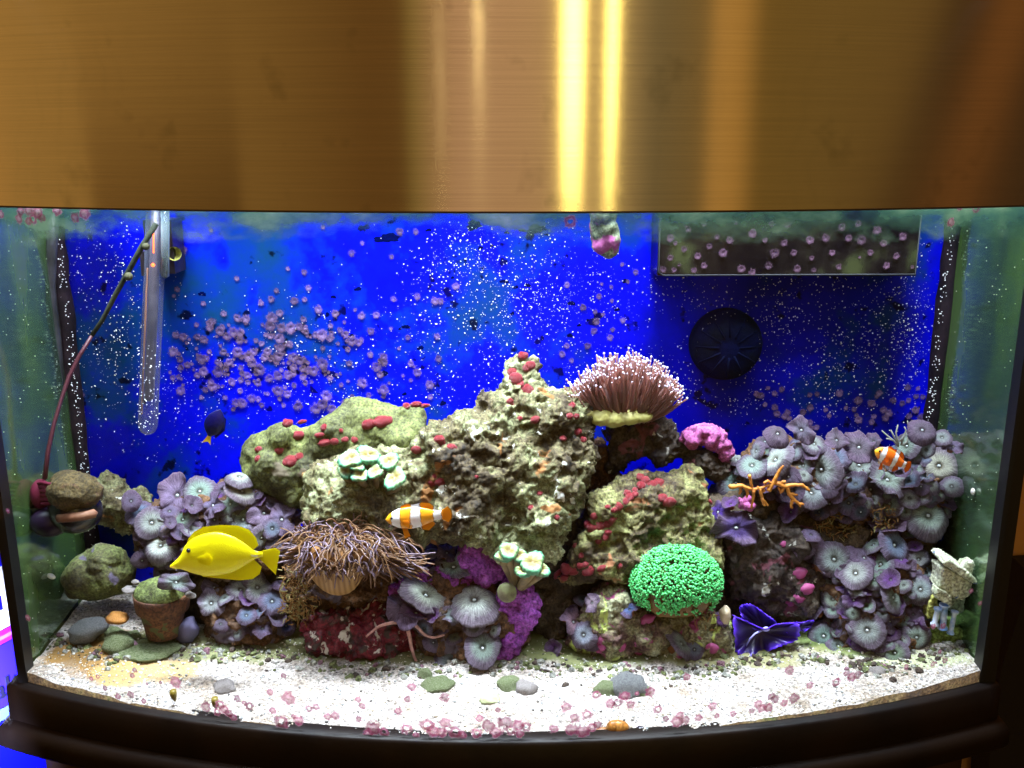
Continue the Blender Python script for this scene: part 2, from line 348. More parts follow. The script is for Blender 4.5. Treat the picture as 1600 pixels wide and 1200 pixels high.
# ------------------------------------------------------------------ hood
def hood_mat():
    m, nt, b = new_mat('brushed_steel'); b.inputs['Metallic'].default_value = 1; b.inputs['Roughness'].default_value = .24; b.inputs['Anisotropic'].default_value = 1.0
    tg = N(nt, 'ShaderNodeCombineXYZ'); tg.inputs[2].default_value = 1; L(nt, tg.outputs[0], b.inputs['Tangent'])
    tcn = N(nt, 'ShaderNodeTexCoord'); mp = N(nt, 'ShaderNodeMapping'); mp.inputs['Scale'].default_value = (14, 14, 1500); L(nt, tcn.outputs['Object'], mp.inputs[0])
    n1 = N(nt, 'ShaderNodeTexNoise'); n1.inputs['Scale'].default_value = 1.0; n1.inputs['Detail'].default_value = 4; L(nt, mp.outputs[0], n1.inputs[0])
    mp2 = N(nt, 'ShaderNodeMapping'); mp2.inputs['Scale'].default_value = (5, 5, 800); L(nt, tcn.outputs['Object'], mp2.inputs[0])
    n2 = N(nt, 'ShaderNodeTexNoise'); n2.inputs['Scale'].default_value = 1.0; n2.inputs['Detail'].default_value = 6; L(nt, mp2.outputs[0], n2.inputs[0])
    sm = N(nt, 'ShaderNodeTexNoise'); sm.inputs['Scale'].default_value = 7; sm.inputs['Detail'].default_value = 4; sm.inputs['Distortion'].default_value = 1.2; L(nt, tcn.outputs['Object'], sm.inputs[0])
    f = math_(nt, 'ADD', math_(nt, 'MULTIPLY', n1.outputs[0], .5), math_(nt, 'MULTIPLY', n2.outputs[0], .5))
    r = ramp(nt, f, [(.36, (.84,.83,.80)), (.64, (.95,.94,.91))])
    wv = N(nt, 'ShaderNodeTexWave'); wv.inputs['Scale'].default_value = 16; wv.inputs['Distortion'].default_value = 14; wv.inputs['Detail'].default_value = 4; wv.inputs['Detail Scale'].default_value = .7; L(nt, tcn.outputs['Object'], wv.inputs[0])
    msk = ramp(nt, sm.outputs[0], [(.50, (0,0,0)), (.68, (1,1,1))]); fw = math_(nt, 'MULTIPLY', math_(nt, 'POWER', wv.outputs['Fac'], 6), msk.outputs[0])
    mxs = N(nt, 'ShaderNodeMix', data_type='RGBA'); L(nt, math_(nt, 'MULTIPLY', fw, .10), mxs.inputs[0]); L(nt, r.outputs[0], mxs.inputs[6]); mxs.inputs[7].default_value = (.62,.62,.58,1)
    sm2 = N(nt, 'ShaderNodeTexNoise'); sm2.inputs['Scale'].default_value = 26; sm2.inputs['Detail'].default_value = 3; L(nt, tcn.outputs['Object'], sm2.inputs[0])
    sr2 = ramp(nt, sm2.outputs[0], [(.62, (1,1,1)), (.74, (.80,.80,.78))]); mxt = N(nt, 'ShaderNodeMix', data_type='RGBA', blend_type='MULTIPLY'); mxt.inputs[0].default_value = 1; L(nt, mxs.outputs[2], mxt.inputs[6]); L(nt, sr2.outputs[0], mxt.inputs[7]); L(nt, mxt.outputs[2], b.inputs['Base Color'])
    rg = math_(nt, 'ADD', math_(nt, 'MULTIPLY', sm.outputs[0], .03), .135); L(nt, rg, b.inputs['Roughness'])
    bp = N(nt, 'ShaderNodeBump'); bp.inputs['Strength'].default_value = .10; bp.inputs['Distance'].default_value = .0001; L(nt, n1.outputs[0], bp.inputs['Height']); L(nt, bp.outputs[0], b.inputs['Normal'])
    return m
hood = thing('metal_hood', (0,0,.444), 'brushed steel hood curving over the top of the aquarium', 'hood')
M['hood'] = hood_mat(); M['white_inside'] = flat('hood_inside_white', (.75,.76,.78), .5)
def ring_z(name, z0, z1, off, mat, par):
    mb = MB(); n = 96; hw = HW+.010; row = []
    for z in (z0, z1):
        row.append([(-hw, BACK+.03, z)]+[(-hw+2*hw*i/n, bowY((-hw+2*hw*i/n)*HW/hw)-off, z) for i in range(n+1)]+[(hw, BACK+.03, z)])
    k = len(row[0]); mb.add(row[0]+row[1], [(i,i+1,k+i+1,k+i) for i in range(k-1)]); return mb.build(name, mat, par)
ring_z('front_panel', .448, .72, .008, M['hood'], hood)
ring_z('inner_liner', .4495, .70, .005, M['white_inside'], hood)
mb = MB(); mb.box((-.475,-.08,.702),(.475,BACK+.03,.706)); mb.build('top_panel', M['white_inside'], hood, smooth=False)
mb = MB(); mb.box((-.475,BACK+.0262,.44),(.475,BACK+.0292,.70)); mb.build('rear_panel', M['white_inside'], hood, smooth=False)
# dark rolled lower lip
mb = MB(); pts = [(-HW-.01+2*(HW+.01)*i/80, bowY((-HW-.01+2*(HW+.01)*i/80)*HW/(HW+.01))-.0075, .4478) for i in range(81)]; mb.tube(pts, .0009, 6); mb.build('lower_lip', flat('lip_dark', (.05,.03,.02), .5), hood)
# lamps inside the hood, plus an added wide fill strip along the front
fx = MB(); M['fixture'] = flat('lamp_and_fill_fixture', (.5,.5,.52), .4)
LC = (.86,.91,1.0)
for (x, y, sx, sy, p, sprd) in ((-.36,.055,.10,.06,9,72),(-.19,.055,.12,.06,11,72),(-.02,.055,.12,.06,11,72),(.14,.055,.10,.06,9,72),(.35,.050,.12,.06,9,72),(0,-.02,.84,.04,14,125)):
    fx.box((x-sx/2-.01, y-sy/2-.01, .667), (x+sx/2+.01, y+sy/2+.01, .69))
    o = area('reef_and_fill_lamp', (x,y,.662), (x,y+.0,0), sx, sy, p*POW, LC, spread=math.radians(sprd)); o.parent = hood; o.matrix_parent_inverse = hood.matrix_world.inverted()
fx.build('lamp_and_fill_fixture', M['fixture'], hood, smooth=False)
# ------------------------------------------------------------------ room bits: wall at the right, bucket at the left
M['wall'] = flat('tan_wall', (.62,.36,.15), .8, bump=(160,.3,.001), var=(3,(.56,.32,.13)))
mb = MB(); mb.box((-3,.55,-.79),(3,.60,1.9)); o = mb.build('wall', M['wall'], smooth=False); tag(o, kind='structure')
mb = MB(); mb.box((-3,-3,-.84),(3,.55,-.785)); o = mb.build('floor', flat('dark_floor', (.05,.035,.03), .5), smooth=False); tag(o, kind='structure')

# ------------------------------------------------------------------ sand
sand_pts = None
def sand_h(x, y):
    """height of the sand surface"""
    x = np.asarray(x, float); y = np.asarray(y, float)
    p = np.stack([x*9, y*9, x*0+.3], 1); h = .0030*fbm(p, 3)+.0016*fbm(p*3.3+2, 3)
    side = np.clip((np.abs(x)-.10)/.34, 0, 1)
    h = h+.011*side*side+np.where(x > 0, .004, .0)*side-.002
    h = h+np.clip((y-.03)/.12, 0, 1)*.012
    p2 = np.stack([x*60, y*60, x*0+5], 1); h = h+.0009*fbm(p2, 3)
    return h
def make_sand():
    nx, ny = 560, 150; X = np.linspace(-.4555, .4555, nx); vs = []; 
    yf = np.array([bowY(x, -.0035) for x in X]); yf = np.minimum(yf, BACK-.05)
    tt = np.linspace(0, 1, ny)**1.25
    xx = np.repeat(X[:,None], ny, 1); yy = yf[:,None]+(BACK-.001-yf[:,None])*tt[None,:]
    zz = sand_h(xx.ravel(), yy.ravel()); P3 = np.stack([xx.ravel()*430, yy.ravel()*430, zz*0], 1); w = worley(P3); zz = zz+.0007*(.7-w)
    V = np.stack([xx.ravel(), yy.ravel(), zz], 1); faces = []
    idx = np.arange(nx*ny).reshape(nx, ny); q = np.stack([idx[:-1,:-1], idx[1:,:-1], idx[1:,1:], idx[:-1,1:]], -1).reshape(-1,4)
    me = bpy.data.meshes.new('sand'); sk = []; base = len(V)
    # skirt against the glass
    sk = np.stack([X, yf, np.full(nx, -.03)], 1); V = np.vstack([V, sk]); f2 = [(idx[i,0], base+i, base+i+1, idx[i+1,0]) for i in range(nx-1)]
    me.from_pydata(V.tolist(), [], q.tolist()+[tuple(int(a) for a in f) for f in f2]); me.update()
    mi = [0]*len(q)+[1]*len(f2); me.polygons.foreach_set('material_index', mi); return me
def sand_mat():
    m, nt, b = new_mat('white_sand'); tcn = N(nt, 'ShaderNodeTexCoord'); co = tcn.outputs['Object']; b.inputs['Roughness'].default_value = .8
    n1 = N(nt, 'ShaderNodeTexNoise'); n1.inputs['Scale'].default_value = 330; n1.inputs['Detail'].default_value = 4; n1.inputs['Roughness'].default_value = .7; L(nt, co, n1.inputs[0])
    r = ramp(nt, n1.outputs[0], [(.34, (.08,.07,.07)), (.45, (.29,.27,.26)), (.54, (.46,.43,.42)), (.68, (.60,.57,.56))])
    nm = N(nt, 'ShaderNodeTexNoise'); nm.inputs['Scale'].default_value = 28; nm.inputs['Detail'].default_value = 7; nm.inputs['Roughness'].default_value = .65; L(nt, co, nm.inputs[0]); rm = ramp(nt, nm.outputs[0], [(.34, (.62,.52,.40)), (.48, (.92,.86,.78)), (.62, (1,.98,.95))]); mm_ = N(nt, 'ShaderNodeMix', data_type='RGBA', blend_type='MULTIPLY'); mm_.inputs[0].default_value = 1; L(nt, r.outputs[0], mm_.inputs[6]); L(nt, rm.outputs[0], mm_.inputs[7])
    vo = N(nt, 'ShaderNodeTexVoronoi'); vo.inputs['Scale'].default_value = 260; L(nt, co, vo.inputs['Vector']); sepc = N(nt, 'ShaderNodeSeparateColor'); L(nt, vo.outputs['Color'], sepc.inputs[0])
    dkf = math_(nt, 'MULTIPLY', math_(nt, 'GREATER_THAN', sepc.outputs[0], .93), math_(nt, 'LESS_THAN', vo.outputs[0], .35))
    mx = N(nt, 'ShaderNodeMix', data_type='RGBA'); L(nt, dkf, mx.inputs[0]); L(nt, mm_.outputs[2], mx.inputs[6]); mx.inputs[7].default_value = (.16,.15,.12,1); cur = mx.outputs[2]
    sp = N(nt, 'ShaderNodeSeparateXYZ'); L(nt, co, sp.inputs[0])
    nw = N(nt, 'ShaderNodeTexNoise'); nw.inputs['Scale'].default_value = 22; nw.inputs['Detail'].default_value = 6; L(nt, co, nw.inputs[0])
    def blob(cx, cy, rx, ry, col, amt=1.0, wob=1.5):
        nonlocal cur
        dx = math_(nt, 'DIVIDE', math_(nt, 'SUBTRACT', sp.outputs[0], cx), rx); dy = math_(nt, 'DIVIDE', math_(nt, 'SUBTRACT', sp.outputs[1], cy), ry)
        d = math_(nt, 'ADD', math_(nt, 'POWER', math_(nt, 'ABSOLUTE', dx), 2), math_(nt, 'POWER', math_(nt, 'ABSOLUTE', dy), 2))
        d = math_(nt, 'ADD', d, math_(nt, 'MULTIPLY', math_(nt, 'SUBTRACT', nw.outputs[0], .5), wob*2))
        f = ramp(nt, d, [(.55, (amt,)*3), (1.0, (0,0,0))]); q = N(nt, 'ShaderNodeMix', data_type='RGBA'); L(nt, f.outputs[0], q.inputs[0]); L(nt, cur, q.inputs[6]); q.inputs[7].default_value = (*col, 1); cur = q.outputs[2]
    blob(-.395, .035, .060, .045, (.26,.14,.035)); blob(-.345, .012, .060, .026, (.40,.27,.10), .85); blob(-.27, .060, .13, .030, (.16,.17,.06), .9)
    blob(-.10, .065, .20, .034, (.13,.13,.05), .95); blob(.12, .065, .22, .040, (.12,.13,.04), .95); blob(.36, .08, .10, .045, (.12,.17,.04), .95); blob(.24, .040, .09, .022, (.22,.21,.08), .8)
    blob(.40, .02, .05, .02, (.38,.42,.2), .6)
    L(nt, cur, b.inputs['Base Color'])
    bp = N(nt, 'ShaderNodeBump'); bp.inputs['Strength'].default_value = .7; bp.inputs['Distance'].default_value = .0012; L(nt, n1.outputs[0], bp.inputs['Height']); L(nt, bp.outputs[0], b.inputs['Normal'])
    return m
M['sand'] = sand_mat()
M['sand_side'] = rock_mat('dirty_sand_edge', [(.05,.03,.02), (.14,.08,.035), (.20,.14,.06), (.06,.10,.02)], s1=60)
sand = link('sand', make_sand(), [M['sand'], M['sand_side']]); tag(sand, kind='structure')
# loose grains and crushed shell lying on the sand
def grains(n, name, mats, rmin, rmax, seed, ymax=.16):
    rs = random.Random(seed); mb = MB(); k = 0
    xs = [rs.uniform(-.45,.45) for _ in range(n)]; ys = []
    for x in xs:
        y0 = min(bowY(x, -.006), .1); ys.append(y0+(ymax-y0)*rs.random()**1.6)
    hs = sand_h(xs, ys)
    for x, y, h in zip(xs, ys, hs):
        r = rmin+(rmax-rmin)*rs.random()**2.5; a = rs.uniform(0, PI); rot = Matrix.Rotation(a, 3, 'Z')@Matrix.Rotation(rs.uniform(-.6,.6), 3, 'X')
        mb.ball((x,y,h+r*.3), (r*rs.uniform(.7,1.3), r*rs.uniform(.6,1), r*rs.uniform(.4,.8)), 5, 3, mi=rs.choices(range(len(mats)), [6,3,2,1][:len(mats)])[0], rot=rot)
    return mb.build(name, mats)
g_ = grains(9000, 'gravel', [flat('grain_white', (.70,.68,.64), .7), flat('grain_cream', (.42,.36,.27), .7), flat('grain_grey', (.26,.27,.27), .7), flat('grain_dark', (.08,.07,.06), .6)], .0005, .0019, 5)
tag(g_, 'loose pale gravel and shell grains on the white sand', 'gravel', kind='stuff')

RUB = [rock_mat('rubble_green', [(.05,.06,.02),(.12,.14,.05),(.24,.26,.12)], s1=120), rock_mat('rubble_grey', [(.10,.10,.09),(.24,.24,.21),(.5,.5,.45)], s1=120), rock_mat('rubble_dark', [(.02,.015,.015),(.06,.04,.03),(.12,.09,.06)], s1=120), rock_mat('rubble_mauve', [(.08,.03,.05),(.2,.1,.13),(.3,.22,.24)], s1=120)]
def rubble():
    rs = random.Random(8); mb = MB(); edge = [(60,1000),(150,1030),(300,1025),(420,1030),(480,1036),(560,1056),(650,1052),(720,1048),(800,1048),(860,1052),(950,1052),(1050,1062),(1150,1046),(1230,1028),(1320,1046),(1420,1046),(1520,1010)]
    for k in range(1500):
        px = rs.uniform(70, 1515); py = np.interp(px, [e[0] for e in edge], [e[1] for e in edge])+rs.gauss(-6, 8); P0 = at_z(px, py, .004)
        for _ in range(3): P0 = at_z(px, py, float(sand_h([P0.x],[P0.y])[0]))
        r = .0006+.0035*rs.random()**3; rot = Matrix.Rotation(rs.uniform(0,PI),3,'Z')@Matrix.Rotation(rs.uniform(-.8,.8),3,'X'); b0 = len(mb.v); mb.ball(P0+Vector((0,0,r*.2)), (r*rs.uniform(.8,1.5), r, r*rs.uniform(.5,.9)), 6, 4, mi=rs.choices(range(4),[5,4,3,1])[0], rot=rot)
        for i in range(b0, len(mb.v)): mb.v[i] = tuple(c+rs.uniform(-.22,.22)*r for c in mb.v[i])
    return mb.build('rubble', RUB, smooth=False)
tag(rubble(), 'green and grey rubble strewn along the foot of the rocks', 'rubble', kind='stuff')

# ------------------------------------------------------------------ rocks
def inside(poly, pts):
    x, y = pts[:,0], pts[:,1]; c = np.zeros(len(pts), bool); n = len(poly)
    for i in range(n):
        x1,y1 = poly[i]; x2,y2 = poly[(i+1)%n]
        k = ((y1 > y) != (y2 > y)) & (x < (x2-x1)*(y-y1)/((y2-y1) or 1e-9)+x1); c ^= k
    return c
def pdist(poly, pts):
    d = np.full(len(pts), 1e9); n = len(poly)
    for i in range(n):
        a = np.array(poly[i], float); b = np.array(poly[(i+1)%n], float); ab = b-a; t_ = np.clip(((pts-a)@ab)/(ab@ab+1e-9), 0, 1)
        d = np.minimum(d, np.linalg.norm(pts-(a+t_[:,None]*ab), axis=1))
    return d
BV = {}
def remesh_np(mb, vox):
    me = mb.mesh('tmp'); ob = bpy.data.objects.new('tmp', me); COL.objects.link(ob); md = ob.modifiers.new('r', 'REMESH'); md.mode = 'VOXEL'; md.voxel_size = vox
    dg = bpy.context.evaluated_depsgraph_get(); dg.update(); m2 = bpy.data.meshes.new_from_object(ob.evaluated_get(dg)); bpy.data.objects.remove(ob); bpy.data.meshes.remove(me); return m2
def displace(me, fn, steps=1):
    n = len(me.vertices)
    v = np.empty(n*3); me.vertices.foreach_get('co', v); v = v.reshape(-1,3); nn = np.empty(n*3); me.vertices.foreach_get('normal', nn); nn = nn.reshape(-1,3)
    v = fn(v, nn); me.vertices.foreach_set('co', v.ravel()); me.update()
def rock_fn(a1=.006, f1=28, a2=.0034, f2=90, a3=.0032, f3=130, a4=.0016, seed=0, lump=0):
    def fn(v, n):
        p = v+seed*3.17
        w = np.stack([perlin(p*40+9), perlin(p*40+31), perlin(p*40+57)], 1)*.006
        q = p+w
        d = a1*fbm(q*f1, 4, .55)-a1*.35
        d += a2*(1-2*np.abs(fbm(q*f2, 3, .6)))*.8
        wo = worley(q*f3*.5); d -= a3*np.clip(.55-wo, 0, 1)*2.6*(perlin(q*22+4) > -.1)   # pits
        if lump: wl = worley(q*lump[1]); d += lump[0]*np.sqrt(np.clip(1-(wl/.75)**2, 0, 1))
        d += a4*fbm(q*330, 2)
        return v+n*d[:,None]
    return fn
def rock(name, poly, Yt, Yb, T, mat, seed, label, cat='rock', vox=.0021, parent=None, fn=None, yjit=.35, shrink=3.5, part=None, extra=(), bury=True, Trat=1.0):
    rs = random.Random(seed); P_ = np.array(poly, float); x0,y0 = P_.min(0); x1,y1 = P_.max(0); st_ = 3
    gx, gy = np.meshgrid(np.arange(x0, x1, st_), np.arange(y0, y1, st_)); pts = np.stack([gx.ravel(), gy.ravel()], 1); pts = pts[inside(poly, pts)]
    d = pdist(poly, pts); ok = d > 4; pts = pts[ok]; d = d[ok]; cov = np.zeros(len(pts), bool); mb = MB(); cnt = 0
    def Yof(py): return Yt+(Yb-Yt)*(py-y0)/(y1-y0)
    while not cov.all() and cnt < 420:
        idx = np.where(~cov)[0]; cand = idx[np.array([rs.randrange(len(idx)) for _ in range(min(12, len(idx)))])]; j = cand[np.argmax(d[cand])]
        r = min(d[j], T)-shrink*.4; r = max(r, 3.0); px, py = pts[j]; Y = Yof(py)+rs.uniform(-1,1)*yjit*r*.00062
        s_ = mpp(px, py, Y); mb.ball(at(px, py, Y), (r*s_, r*s_*1.15*Trat, r*s_), 14, 9)
        cov |= np.linalg.norm(pts-pts[j], axis=1) < r*.62; cnt += 1
    for (px, py, r, Y) in extra:
        s_ = mpp(px, py, Y); mb.ball(at(px, py, Y), r*s_, 14, 9)
    me = remesh_np(mb, vox); displace(me, fn or rock_fn(seed=seed))
    v = np.empty(len(me.vertices)*3); me.vertices.foreach_get('co', v); v = v.reshape(-1,3)
    np.clip(v[:,1], -.2, BACK-.002, out=v[:,1]); np.clip(v[:,0], -.4555, .4555, out=v[:,0])
    org = Vector((float(v[:,0].mean()), float(v[:,1].mean()), float(v[:,2].min())))
    bv = BVHTree.FromPolygons([tuple(a) for a in v], [tuple(p.vertices) for p in me.polygons]); BV[name if not part else part] = bv
    v2 = v-np.array(org); me.vertices.foreach_set('co', v2.ravel()); me.update(); me.materials.clear(); me.materials.append(mat)
    me.polygons.foreach_set('use_smooth', [True]*len(me.polygons)); me.polygons.foreach_set('material_index', [0]*len(me.polygons))
    root = parent
    if parent is None:
        root = thing(name, org, label, cat)
    nm = part or 'rock_body'; o = bpy.data.objects.new(nm, me); COL.objects.link(o); o.parent = root; o.location = org-root.matrix_world.translation; o.matrix_world = Matrix.Translation(org); me.name = nm
    root['bv'] = 0; BV[root.name] = bv; del root['bv']
    return root
def hit(root, px, py, fall=.08):
    d = ray(px, py).normalized(); h = BV[root.name].ray_cast(CAM, d)
    if h[0] is None:
        h2 = BV[root.name].find_nearest(at(px, py, fall))
        if h2[0] is not None and (h2[0]-at(px,py,fall)).length < .03: return at(px, py, h2[0].y), h2[1]
        return at(px, py, fall), Vector((0,-.8,.6))
    n = h[1]; n = n if n.dot(d) < 0 else -n
    return h[0], n

# the reef, from the back forward
berm = rock('back_rubble', [(235,905),(300,850),(420,830),(520,820),(640,830),(760,850),(860,810),(905,775),(960,765),(1010,768),(1060,765),(1105,768),(1140,750),(1200,765),(1260,790),(1340,790),(1420,820),(1470,850),(1470,960),(1420,1010),(1250,985),(1000,985),(800,985),(600,985),(420,985),(260,960)], .128, .112, 40, M['rock_berm'], 3, 'long dark rubble ridge filling the gaps behind the front rocks', vox=.0036)
slab = rock('slab_rock', [(370,712),(385,680),(410,668),(440,652),(455,658),(470,665),(505,648),(522,632),(545,615),(590,613),(618,628),(652,628),(668,640),(671,680),(655,715),(600,722),(540,728),(505,760),(490,795),(452,798),(434,785),(415,775),(380,760)], .135, .105, 34, M['rock_slab'], 11, 'smooth yellow-green slab rock dotted with red patches, upper left of the peak', fn=rock_fn(.005,22,.0012,70,.0010,100,.0005,seed=11))
peak = rock('peak_rock', [(778,612),(786,568),(812,549),(836,556),(848,590),(862,600),(880,606),(908,610),(922,628),(932,660),(935,715),(925,760),(908,790),(892,830),(872,872),(800,880),(740,868),(700,846),(655,850),(600,846),(480,850),(468,800),(482,745),(520,705),(560,700),(605,695),(635,690),(668,665),(700,652),(738,632),(744,606),(757,600),(765,608)], .128, .062, 46, M['rock_peak'], 21, 'large craggy pale rock rising to the highest peak in the centre', fn=rock_fn(.0075,26,.0044,80,.0050,110,.0020,seed=21))
rec = rock('recess_rock', [(900,690),(945,680),(962,730),(985,750),(965,790),(925,810),(895,850),(880,800)], .150, .135, 26, M['rock_recess'], 32, 'rusty brown rock in the dark recess between the peak and the ledge')
ledge = rock('ledge_rock', [(932,672),(950,655),(1020,640),(1050,655),(1068,690),(1110,700),(1142,705),(1146,745),(1115,765),(1085,740),(1058,720),(1020,738),(1008,716),(985,722),(975,745),(945,745),(948,700)], .14, .12, 26, M['rock_dark'], 31, 'dark brown ledge rock carrying the feathery brown coral')
rslab = rock('olive_rock', [(868,905),(890,850),(905,828),(918,772),(958,748),(990,737),(1046,728),(1084,722),(1104,735),(1112,790),(1128,826),(1135,870),(1110,910),(1060,925),(1000,925),(930,905),(900,915),(880,915)], .108, .066, 36, M['rock_right'], 41, 'olive rock leaning right of the peak, crusted with dark red spots', fn=rock_fn(.006,26,.0036,80,.0040,110,.0016,seed=41))
midr = rock('rubble_rock', [(1118,800),(1160,788),(1215,790),(1290,835),(1292,900),(1280,960),(1205,965),(1140,940),(1125,870)], .112, .082, 36, M['rock_dark'], 51, 'brown and grey rubble rock behind the purple leafy coral')
rmound = rock('mushroom_coral_colony', [(1126,740),(1150,712),(1180,692),(1230,676),(1300,690),(1360,704),(1400,700),(1440,676),(1488,688),(1497,740),(1486,800),(1462,845),(1410,858),(1340,822),(1250,806),(1180,786),(1140,770)], .138, .112, 40, M['rock_mound'], 61, 'largest colony of grey mushroom corals, high at the right below the blue', 'mushroom coral', part='rock_base')
lomound = rock('mushroom_coral_colony', [(1252,862),(1300,846),(1380,842),(1435,856),(1447,900),(1455,950),(1440,1010),(1400,1044),(1325,1044),(1284,1010),(1290,940),(1270,895)], .100, .058, 40, M['rock_mound'], 62, 'mushroom coral colony tumbling down to the sand at the right', 'mushroom coral', part='rock_base')
lback = rock('small_rock', [(128,775),(148,738),(176,734),(202,758),(242,764),(246,815),(190,835),(140,808)], .150, .14, 26, M['rock_peak'], 71, 'small pale knobbly rock behind the round pump at the left')
bould = rock('boulder', [(88,905),(108,872),(150,848),(196,852),(216,890),(204,926),(150,945),(104,938)], .110, .095, 36, M['rock_green'], 81, 'dark algae-covered boulder in the left corner', fn=rock_fn(.003,24,.0012,70,.0008,100,.0006,seed=81))
lmound = rock('mushroom_coral_colony', [(206,805),(232,778),(290,760),(360,748),(408,744),(445,775),(472,805),(462,855),(430,892),(370,905),(285,905),(228,885),(210,845)], .125, .090, 38, M['rock_mound'], 91, 'wide mushroom coral colony behind the yellow fish', 'mushroom coral', part='rock_base')
llow = rock('mushroom_coral_colony', [(306,935),(340,908),(400,902),(446,932),(456,985),(440,1018),(380,1026),(322,1012)], .090, .072, 34, M['rock_mound'], 101, 'low mushroom coral colony between the clay pot and the maroon rock', 'mushroom coral', part='rock_base')
anrock = rock('anemone_rock', [(438,880),(460,858),(600,858),(655,895),(642,935),(560,955),(470,952),(446,928)], .095, .080, 32, M['rock_mound'], 111, 'shaggy brown rock holding up the big anemone')
red = rock('maroon_rock', [(468,975),(485,955),(520,948),(562,950),(582,937),(632,947),(662,985),(652,1020),(606,1046),(545,1050),(484,1030)], .078, .058, 34, M['rock_red'], 121, 'rough rock crusted in dark red at the front centre-left', fn=rock_fn(.005,40,.0042,80,.0048,110,.0020,seed=121,lump=(.0032,120)))
cen = rock('mushroom_coral_colony', [(604,925),(640,892),(700,872),(760,905),(800,925),(838,965),(820,1005),(780,1036),(700,1042),(664,1030),(642,985)], .082, .056, 36, M['rock_mound'], 131, 'front centre mushroom corals with two big white discs among purple crust', 'mushroom coral', part='rock_base')
dkr = rock('shadow_rock', [(818,925),(860,905),(905,930),(900,990),(860,1015),(822,1005)], .100, .088, 30, M['rock_berm'], 141, 'dark plain rock in the gap right of the purple crust')
front = rock('front_rock', [(884,1005),(892,965),(925,918),(968,900),(988,925),(1020,945),(1060,955),(1100,935),(1138,955),(1150,1010),(1132,1042),(1105,1030),(1060,1042),(950,1034),(905,1026)], .075, .056, 34, M['rock_front'], 151, 'mixed green, white and maroon rock below the bright green coral')
# purple and pink crusts
lumpy = lambda s: rock_fn(.003,50,.0012,120,.0008,180,.0008,seed=s,lump=(.0042,130))
pc = rock('purple_crust', [(712,868),(722,843),(748,835),(772,850),(778,872),(797,882),(790,905),(760,915),(722,900)], .075, .070, 22, M['sponge_purple'], 161, 'upper lump of purple coralline crust above the white mushroom corals', 'coralline crust', vox=.0016, fn=lumpy(161), part='crust')
pc2 = rock('purple_crust', [(778,915),(800,905),(826,915),(842,940),(846,965),(826,985),(812,1010),(796,1040),(764,1040),(766,1005),(780,985),(772,955)], .062, .050, 22, M['sponge_purple'], 162, 'tall purple coralline crust running down the front centre', 'coralline crust', vox=.0016, fn=lumpy(162), part='crust')
pc3 = rock('purple_crust', [(606,915),(640,902),(682,888),(720,896),(745,905),(725,920),(690,915),(650,925),(640,950),(612,945)], .074, .068, 14, M['sponge_purple'], 163, 'thin purple coralline crust under the right side of the anemone', 'coralline crust', vox=.0016, fn=lumpy(163), part='crust')
pk = rock('pink_crust', [(1060,690),(1068,670),(1090,663),(1125,666),(1142,688),(1146,712),(1134,722),(1120,705),(1100,694),(1080,698)], .125, .120, 15, M['sponge_pink'], 164, 'pink coralline arch on the end of the dark ledge', 'coralline crust', vox=.0018, fn=lumpy(164), part='crust')
pk2 = rock('pink_crust', [(1152,778),(1172,776),(1182,792),(1170,802),(1154,796)], .080, .080, 9, M['sponge_pink'], 165, 'small pink crust lump under the orange branching coral', 'coralline crust', vox=.0014, fn=lumpy(165), part='crust')
noz = rock('return_nozzle', [(918,310),(968,310),(966,345),(973,380),(966,402),(950,408),(932,398),(922,392),(918,350)], .140, .135, 28, M['pipe_crust'], 171, 'crusted water return nozzle hanging from the top above the feathery coral', 'nozzle', fn=rock_fn(.002,30,.0008,90,.0006,120,.0005,seed=171), part='nozzle_body')

